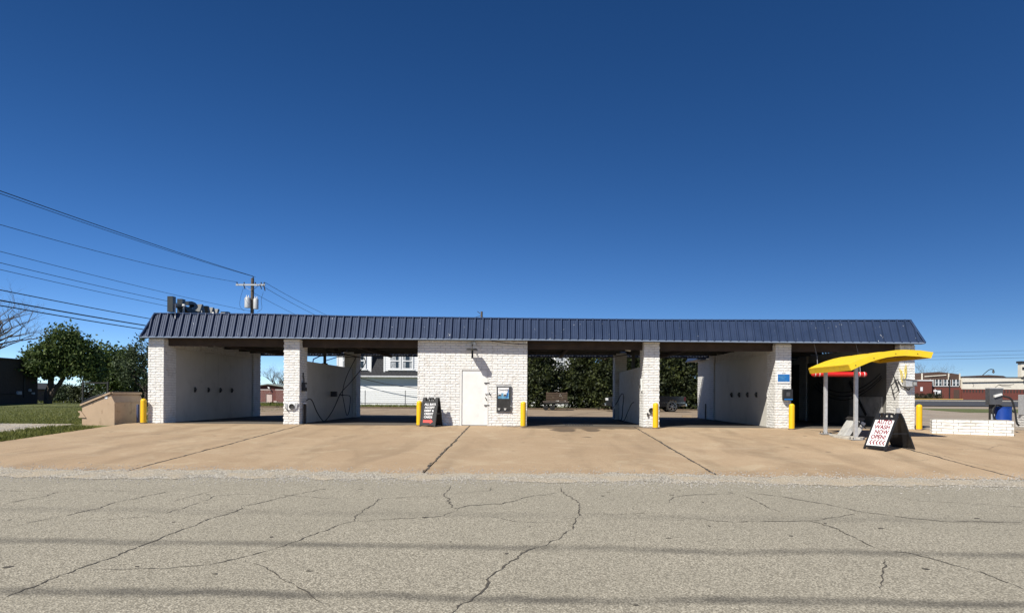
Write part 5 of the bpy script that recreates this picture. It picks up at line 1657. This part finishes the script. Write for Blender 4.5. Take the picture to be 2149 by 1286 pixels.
# ------------------------------------------------------------------ black pickup
def pickup(x0, y0):
    """Nose to the left; x0 rear bumper, y0 near side."""
    zg = hz(x0 - 2, y0)
    t = thing('pickup_truck', 'black crew cab pickup with chrome wheels parked before the cedars', 'truck', (x0 - 2.8, y0 + 1, zg))
    L, W = 5.75, 1.95
    def X(u): return x0 - u
    lower = [(0.05, 0.55), (0.05, 1.12), (1.95, 1.14), (1.95, 1.12), (4.3, 1.15), (5.55, 1.05), (5.72, 0.9), (5.72, 0.45), (5.2, 0.38)]
    def arch(c):
        return [(c + 0.47 * math.cos(a), 0.38 + 0.50 * math.sin(a)) for a in [math.pi * k / 8 for k in range(8, -1, -1)]]
    prof = lower + list(reversed([(p[0], p[1]) for p in arch(4.75)])) + [(3.9, 0.36), (1.7, 0.36)] + list(reversed(arch(1.0)))
    poly = [(X(u), zg + z) for u, z in prof]
    MB().prism(poly, 'y', y0, y0 + W).build('body', 'car_black', t, bevel=0.02)
    cab = [(1.98, 1.15), (2.12, 1.82), (2.5, 1.92), (3.5, 1.90), (4.25, 1.15)]
    MB().prism([(X(u), zg + z) for u, z in cab], 'y', y0 + 0.10, y0 + W - 0.10).build('cab', 'car_black', t, bevel=0.03)
    for a in ([(2.15, 1.22), (2.25, 1.75), (2.95, 1.78), (2.95, 1.22)], [(3.02, 1.22), (3.02, 1.78), (3.45, 1.77), (4.02, 1.22)]):
        MB().prism([(X(u), zg + z) for u, z in a], 'y', y0 + 0.085, y0 + 0.0995).build('side_window', 'glass', t)
    MB().box(X(1.9), X(0.08), y0 - 0.006, y0 - 0.001, zg + 0.66, zg + 0.69).build('trim_strip', 'chrome', t)
    MB().box(X(4.2), X(2.0), y0 - 0.006, y0 - 0.001, zg + 0.62, zg + 0.65).build('trim_strip', 'chrome', t)
    for c in (1.0, 4.75):
        for yy in (y0 - 0.02, y0 + W - 0.25):
            w = MB().lathe([(0.30, 0.0), (0.39, 0.02), (0.41, 0.06), (0.41, 0.21), (0.39, 0.25), (0.30, 0.27)], (X(c), yy, zg + 0.41), 28, 'y').build('wheel', 'tyre', t, smooth=True)
            mb = MB()
            mb.lathe([(0.285, 0.0), (0.295, -0.02), (0.27, -0.02), (0.262, 0.02)], (X(c), yy, zg + 0.41), 28, 'y')
            for k in range(12):
                a = 2 * math.pi * k / 12 + (0.12 if k % 2 else -0.12)
                mb.bar((X(c) + 0.05 * math.cos(a), yy - 0.015, zg + 0.41 + 0.05 * math.sin(a)), (X(c) + 0.27 * math.cos(a), yy - 0.015, zg + 0.41 + 0.27 * math.sin(a)), 0.02, 0.03)
            mb.lathe([(0.06, -0.03), (0.06, 0.02)], (X(c), yy, zg + 0.41), 12, 'y')
            mb.build('rim', 'chrome', w, smooth=False)
    MB().box(X(0.05), X(-0.06), y0 + 0.05, y0 + W - 0.05, zg + 0.42, zg + 0.62).build('rear_bumper', 'chrome', t, bevel=0.02)
    MB().box(X(0.18), X(0.03), y0 - 0.012, y0 + 0.10, zg + 0.80, zg + 1.08).build('taillight', 'tail_red', t, bevel=0.01)
    MB().box(X(5.80), X(5.70), y0 + 0.05, y0 + W - 0.05, zg + 0.42, zg + 0.62).build('front_bumper', 'chrome', t, bevel=0.02)
    MB().box(X(5.74), X(5.55), y0 - 0.008, y0 + 0.25, zg + 0.80, zg + 0.98).build('headlight', 'lamp_glass', t, bevel=0.02)
    MB().box(X(3.85), X(3.70), y0 - 0.18, y0 - 0.001, zg + 1.18, zg + 1.38).build('mirror', 'car_black', t, bevel=0.02)
    MB().box(X(3.7), X(1.95), y0 - 0.05, y0 + 0.05, zg + 0.30, zg + 0.35).build('running_board', 'dark_steel', t)
pickup(11.25, 24.5)

# ------------------------------------------------------------------ trailer with plank sides behind the third bay
tx, ty = 2.1, 27.2
tz = hz(tx, ty)
t = thing('utility_trailer', 'low flat trailer with tan plank sides in front of the cedars', 'trailer', (tx, ty, tz))
MB().box(tx - 1.0, tx + 0.95, ty, ty + 1.4, tz + 0.62, tz + 0.70).build('deck', 'pole_wood', t)
for k in range(5):
    MB().box(tx - 0.75, tx + 0.9, ty + 1.3, ty + 1.33, tz + 0.74 + k * 0.13, tz + 0.84 + k * 0.13).build('plank', 'lumber', t)
for x in (-0.7, 0.1, 0.85):
    MB().box(tx + x - 0.03, tx + x + 0.03, ty + 1.34, ty + 1.4, tz + 0.70, tz + 1.42).build('stake', 'lumber', t)
for x in (-0.45, 0.05):
    MB().lathe([(0.1, 0), (0.2, 0.02), (0.2, 0.14), (0.1, 0.16)], (tx + x - 0.35, ty - 0.05, tz + 0.2), 18, 'y').build('wheel', 'tyre', t, smooth=True)
MB().box(tx - 0.95, tx + 0.9, ty + 0.05, ty + 1.3, tz + 0.5, tz + 0.615).build('chassis', 'dark_steel', t)

# ------------------------------------------------------------------ poles and cables
px_, py_ = -23.34, 32.5
pz_ = hz(px_, py_)
t = thing('utility_pole', 'wooden utility pole with crossarm and two transformers behind the roof', 'utility pole', (px_, py_, pz_))
MB().tube([(px_, py_, pz_ - 0.3), (px_ - 0.03, py_, 5), (px_, py_, 10.8)], [0.19, 0.165, 0.125], 12).build('pole', 'pole_wood', t, smooth=True)
MB().box(-24.68, -22.22, py_ - 0.19, py_ - 0.07, 10.15, 10.28).build('crossarm', 'grey_metal', t)
MB().bar((-24.1, py_ - 0.16, 10.15), (px_, py_ - 0.16, 9.72), 0.05, 0.02).build('brace', 'grey_metal', t)
MB().bar((-22.75, py_ - 0.16, 10.15), (px_, py_ - 0.16, 9.72), 0.05, 0.02).build('brace', 'dark_steel', t)
for x in (-24.6, -24.0, -23.05, -22.55, -22.3):
    MB().lathe([(0.03, 0), (0.06, 0.04), (0.03, 0.07), (0.06, 0.11), (0.025, 0.17)], (x, py_ - 0.13, 10.28), 8).build('insulator', 'dark_steel', t)
MB().lathe([(0.03, 0), (0.06, 0.04), (0.03, 0.07), (0.06, 0.11), (0.025, 0.17)], (px_ + 0.05, py_, 10.8), 8).build('insulator', 'dark_steel', t)
for x, z, r in ((-23.66, 8.28, 0.24), (-22.95, 8.18, 0.21)):
    tr = MB().lathe([(r, 0), (r, 0.80), (r * 0.9, 0.84), (r * 0.5, 0.90)], (x, py_ - 0.22, z), 18).build('transformer', 'grey_metal', t, smooth=True)
    for s in (-0.09, 0.09):
        MB().lathe([(0.03, 0), (0.045, 0.08), (0.025, 0.2)], (x + s, py_ - 0.22, z + 0.86), 8).build('bushing', 'white_plastic', tr)
for a in ((-24.0, 0.35), (-22.3, 0.5), (-22.6, 0.35)):
    MB().bar((a[0], py_ - 0.25, 10.2), (a[0] + 0.15, py_ - 0.3, 10.2 - a[1]), 0.06).build('cutout_fuse', 'dark_steel', t)
MB().tube(curve_pts([(-24.0, py_ - 0.3, 9.9), (-24.2, py_ - 0.35, 9.1), (-24.25, py_ - 0.35, 8.4), (-23.9, py_ - 0.3, 8.0)]), 0.012, 4).build('lead_wire', 'cable', t)
MB().tube(curve_pts([(-22.3, py_ - 0.3, 9.6), (-22.45, py_ - 0.35, 8.9), (-22.4, py_ - 0.35, 8.2), (-22.8, py_ - 0.3, 7.9)]), 0.012, 4).build('lead_wire', 'cable', t)

CABLES = [
    ((-23.3, 32.5, 10.97), (-22.9, -16, 9.45), 0.30, 0.020, 'uppermost cable leaving the pole top toward the upper left corner'),
    ((-23.1, 32.5, 10.90), (-22.85, -16, 9.43), 0.42, 0.014, 'second cable just under the uppermost one at upper left'),
    ((-24.6, 32.4, 10.45), (-23.9, -16, 8.6), 0.75, 0.014, 'thin cable from the left end of the crossarm'),
    ((-23.4, 32.4, 8.0), (-22.6, -16, 7.1), 0.35, 0.012, 'thin grey cable crossing above the rooftop letters'),
    ((-23.4, 32.4, 7.55), (-22.6, -16, 6.75), 0.45, 0.013, 'thin cable meeting the top of the rooftop letters'),
    ((-23.4, 32.4, 7.15), (-22.6, -16, 6.45), 0.40, 0.012, 'thin cable meeting the middle of the rooftop letters'),
    ((-23.4, 32.4, 5.95), (-22.6, -16, 5.6), 0.28, 0.022, 'upper of three low thick cables at the left edge'),
    ((-23.4, 32.4, 5.55), (-22.6, -16, 5.25), 0.36, 0.032, 'thick middle cable of three low ones at the left edge'),
    ((-23.4, 32.4, 5.3), (-22.6, -16, 5.15), 0.42, 0.026, 'lowest cable running past the left roof corner'),
    ((-22.3, 32.5, 10.45), (-22.6, 84, 10.6), 0.75, 0.016, 'upper cable sloping down right from the pole behind the roof'),
    ((-22.6, 32.5, 10.2), (-23.0, 84, 10.4), 0.95, 0.016, 'middle cable sloping down right from the pole behind the roof'),
    ((-23.3, 32.5, 9.6), (-23.6, 84, 9.6), 0.9, 0.014, 'lower cable sloping down right from the pole behind the roof'),
]
for a, b, d, r, lb in CABLES:
    o = MB().tube(sag(a, b, d, 30), r, 5).build('power_cable', 'cable', None)
    tag(o, lb, 'cable', 'cables along the side street')
t = thing('utility_pole', 'small dark pole top with a bracket poking up behind the middle of the roof', 'utility pole', (-4.36, 38, hz(-4.4, 38)))
MB().tube([(-4.36, 38, 0), (-4.36, 38, 8.75)], [0.16, 0.10], 10).build('pole', 'pole_wood', t)
MB().bar((-4.5, 37.9, 8.55), (-4.75, 37.9, 8.75), 0.05).build('bracket', 'dark_steel', t)
o = MB().tube(sag((-4.4, 38, 8.4), (-23.0, 60, 7.4), 0.6, 20), 0.02, 5).build('power_cable', 'cable', None)
tag(o, 'cable dropping left from the small pole top behind the middle of the roof', 'cable', 'cables along the side street')
for i, (z0, w) in enumerate(((13.0, 'upper'), (12.1, 'middle'), (11.4, 'lower'))):
    o = MB().tube(sag((60, 140, z0 - 1.6), (140, 128, z0), 0.4, 24), 0.026, 4).build('power_cable', 'cable', None)
    tag(o, f'{w} of three distant cables above the brick buildings at far right', 'cable', 'distant cables at far right')

# ------------------------------------------------------------------ rooftop letters seen from behind
t = thing('roof_sign', 'dark channel letters CAR WASH on the roof seen from behind', 'sign', (-13.0, 2.3, 3.9))
seq = [('H', 0.35, 0.92), ('S', 1.40, 0.80), ('A', 2.15, 0.78), ('W', 3.10, 1.10), ('R', 4.35, 0.72), ('A', 5.15, 0.72), ('C', 5.95, 0.74)]
for ch, y, w in seq:
    cu = bpy.data.curves.new('t', 'FONT'); cu.body = ch; cu.size = 0.76; cu.extrude = 0.10; cu.offset = 0.022; cu.align_x = 'CENTER'; cu.resolution_u = 3
    q = bpy.data.objects.new('t', cu); col.objects.link(q)
    me = bpy.data.meshes.new_from_object(q.evaluated_get(bpy.context.evaluated_depsgraph_get()))
    bpy.data.objects.remove(q)
    xs_ = [v.co.x for v in me.vertices]
    k_ = w / (max(xs_) - min(xs_))
    for v in me.vertices:
        v.co.x *= k_
    me.materials.clear(); me.materials.append(M['sign_back']); me.materials.append(M['sign_side'])
    me.shade_flat()
    me.update()
    for p_ in me.polygons:
        p_.material_index = 0 if abs(p_.normal.z) > 0.5 else 1
    o = bpy.data.objects.new('letter', me); col.objects.link(o); o.parent = t
    o.rotation_euler = (R(90), 0, R(-90))
    o.location = (0.0, y - 2.3, 4.02 - 3.9)
for y in (0.0, 0.55, 1.25, 2.0, 2.8, 3.7, 4.3, 4.9):
    MB().bar((-12.86, y, 3.75), (-12.86, y, 4.3), 0.03).build('bracket', 'grey_metal', t)
mb = MB()
cres = [(0.35, 4.30), (0.7, 4.12), (1.3, 3.98), (2.0, 3.98), (2.7, 4.06), (2.0, 4.16), (1.3, 4.22), (0.7, 4.28)]
mb.prism(cres, 'x', -12.84, -12.76)
mb.build('swoosh', 'sign_side', t)
MB().bar((-12.7, 2.6, 4.28), (-12.7, 3.6, 3.85), 0.07).build('brace', 'grey_metal', t)
MB().tube([(-12.75, 0.42, 3.8), (-12.75, 0.40, 4.25)], 0.02, 6).build('lamp_stem', 'grey_metal', t)
MB().lathe([(0.02, 0), (0.07, 0.05), (0.05, 0.12)], (-12.75, 0.40, 4.22), 12).build('lamp', 'lamp_glass', t)
o = MB().lathe([(0.2, 0), (0.2, 0.04), (0.16, 0.09), (0.05, 0.11)], (-8.0, 1.4, 3.86), 14).build('roof_vent', 'white_plastic', None, smooth=True)
tag(o, 'low white vent cap just showing above the roof edge near the pole', 'vent')

# ------------------------------------------------------------------ far right street
FY = 115.0
gz1 = 0.80
t = thing('brick_annex', 'plain red brick annex with white coping beside the right corner of the car wash', 'building', (75, FY, gz1))
MB().box(66, 80.6, FY - 1.0, FY + 12, 0.2, 4.6).build('wall', 'red_brick', t)
MB().box(65.9, 80.75, FY - 1.12, FY + 12, 4.601, 4.82).build('coping', 'siding', t)
MB().box(78.3, 78.75, FY - 1.06, FY - 1.001, 2.6, 3.4).build('wall_sign', 'sign_white', t)
t = thing('brick_hall', 'brown brick hall with curved parapet and white framed windows at far right', 'building', (84, FY, gz1))
MB().prism([(76.5, 0.3), (87.0, 0.3), (87.0, 6.0), (85.0, 6.25), (82.6, 6.5), (80.3, 6.2), (78.6, 5.75), (76.5, 5.6)], 'y', FY + 0.3, FY + 14).build('wall', 'brown_brick', t)
MB().box(80.61, 87.0, FY + 0.05, FY + 0.299, 0.3, 3.35).build('painted_base', 'red_brick', t)
for x in (77.0, 79.3, 84.6, 86.8):
    MB().box(x - 0.1, x + 0.1, FY + 0.15, FY + 0.299, 4.9, 6.2).build('pilaster', 'cream', t)
MB().bar((79.8, FY + 0.2, 5.55), (84.1, FY + 0.2, 5.85), 0.1, 0.16).build('band', 'cream', t)
for x0 in (80.9, 81.9, 83.6, 85.35):
    n_w = 1 if x0 < 81 else 2
    for k in range(n_w):
        a = x0 + k * 0.72
        w = MB().box(a, a + 0.62, FY + 0.2, FY + 0.299, 3.75, 4.9).build('window', 'glass', t)
        MB().box(a - 0.06, a + 0.05, FY + 0.1, FY + 0.199, 3.72, 4.95).box(a + 0.57, a + 0.64, FY + 0.1, FY + 0.199, 3.72, 4.95).box(a + 0.051, a + 0.569, FY + 0.1, FY + 0.199, 4.28, 4.36).build('window_frame', 'siding', w)
MB().box(80.65, 86.6, FY + 0.12, FY + 0.299, 3.55, 3.66).build('sill_band', 'siding', t)
MB().box(84.55, 84.75, FY - 0.05, FY + 0.049, 0.9, 5.5).build('downpipe', 'dark_steel', t)
MB().box(82.0, 83.1, FY - 0.02, FY + 0.049, 0.8, 2.95).build('door', 'dark_steel', t)
MB().box(82.2, 82.9, FY - 0.06, FY - 0.021, 1.95, 2.75).build('door_glass', 'sign_white', t)
MB().box(81.6, 81.72, FY - 0.3, FY - 0.2, 0.8, 3.0).build('post', 'siding', t)
MB().box(81.3, 82.0, FY - 0.32, FY - 0.301, 2.5, 2.8).build('plate', 'sign_white', t)
MB().box(85.5, 86.6, FY - 0.01, FY + 0.049, 0.8, 2.9).build('stained_patch', 'brown_brick', t)
t = thing('cream_hall', 'long hall with cream upper wall and red brick base at the right edge', 'building', (98, FY, gz1))
MB().box(87.01, 118, FY - 0.2, FY + 16, 0.3, 3.05).build('base_wall', 'red_brick', t)
MB().box(87.01, 118, FY - 0.25, FY + 16, 3.051, 5.4).build('upper_wall', 'cream', t)
MB().prism([(87.0, 4.30), (118, 4.95), (118, 5.10), (87.0, 4.42)], 'y', FY - 0.42, FY - 0.251).build('band', 'dark_steel', t)
MB().box(86.9, 118, FY - 0.35, FY + 16, 5.401, 5.52).build('coping', 'dark_steel', t)
MB().prism([(90.5, 5.52), (92.5, 5.85), (95, 6.05), (98, 5.9), (99, 5.52)], 'y', FY + 4, FY + 15).build('arched_roof', 'brown_brick', t)
for k in range(22):
    x = 87.35 + k * 0.62
    MB().box(x - 0.09, x + 0.09, FY - 0.24, FY - 0.2005, 2.35, 2.95).build('corbel', 'dark_brick', t)
    MB().box(x - 0.19, x + 0.19, FY - 0.25, FY - 0.2405, 2.6, 2.72).build('corbel', 'dark_brick', t)
mb = MB()
for p in ([(89.0, 4.2), (89.3, 3.9), (89.1, 3.5)], [(93.5, 3.4), (94.2, 4.0), (96.2, 3.9), (97.2, 4.1)], [(94.2, 4.0), (94.9, 3.7), (96.6, 3.6)]):
    mb.tube([(a, FY - 0.27, b) for a, b in p], 0.035, 4)
mb.build('wall_cable', 'dark_brick', t)
MB().box(98.6, 99.8, FY - 1.4, FY - 0.81, 5.0, 5.7).build('rooftop_unit', 'grey_cabinet', t)
t = thing('white_tower', 'white stepped parapet tower cut by the right edge of the picture', 'tower', (101, FY + 3, gz1))
MB().box(98.4, 104, FY - 0.6, FY + 0.4, 5.53, 8.3).build('wall', 'cream', t)
MB().box(98.2, 104.2, FY - 0.8, FY + 0.6, 8.301, 8.7).build('cornice', 'dark_steel', t)
MB().box(98.55, 99.1, FY - 0.7, FY - 0.601, 7.0, 7.5).build('vent', 'dark_steel', t)
t = thing('street_lamp', 'curved arm street lamp with bell shade behind the cream hall', 'street lamp', (90.4, FY + 20, 1.0))
MB().tube(curve_pts([(103.5, FY + 20, 0.9), (103.5, FY + 20, 4.0), (103.9, FY + 20, 6.0), (105.2, FY + 20, 7.4), (106.0, FY + 20, 7.9), (106.6, FY + 20, 7.85)]), 0.09, 8).build('arm', 'dark_steel', t)
MB().lathe([(0.07, 0.0), (0.16, -0.25), (0.22, -0.55), (0.30, -0.75)], (106.7, FY + 20, 7.95), 14).build('shade', 'dark_steel', t)
MB().lathe([(0.18, 0.0), (0.16, -0.18), (0.05, -0.24)], (106.7, FY + 20, 7.2), 12).build('globe', 'lamp_glass', t)
t.location = (103.5, FY + 20, 0.9)
for c in t.children:
    for v_ in c.data.vertices:
        v_.co.x -= 13.1
        v_.co.z += 0.1
# clipped hedge and distant trees
cents = [(x, FY - 2.4, 1.35) for x in frange(72, 81, 1.0)]
V = np.concatenate([leaf_cloud([c], [(0.75, 0.6, 0.62)], 900, 0.09, outer=0.75) for c in cents])
t = thing('clipped_hedge', 'clipped dark green hedge in front of the red brick annex', 'hedge', (76, FY - 2.4, gz1))
quads('foliage', V, 'boxwood', t, off=(76, FY - 2.4, gz1))
MB().box(71.6, 81.4, FY - 2.75, FY - 2.05, 0.4, 1.75).build('twigs', 'bark', t)
tree('shade_tree', 'round olive tree top rising behind the brown brick hall', (89.5, 150, 1.0), [((89.5, 150, 0.5), (89.5, 150, 6.0), 0.3, 0.2)], [(88.5, 150, 8.2), (90.8, 150, 8.4), (92.6, 150, 7.8)], [(1.9, 1.6, 1.3), (2.0, 1.6, 1.4), (1.6, 1.4, 1.1)], 3500, 0.3, 'oak_pale')
bare_tree('bare_tree', 'leafless tree tops behind the cream hall left of the street lamp', (103.0, 160, 1.0), 8.6, 0.22, 77, (0, 0), 6, 0.55, 0.42)
bare_tree('bare_tree', 'leafless tree tops behind the cream hall beside the street lamp', (107.5, 162, 1.0), 8.8, 0.22, 78, (0, 0), 6, 0.55, 0.42)
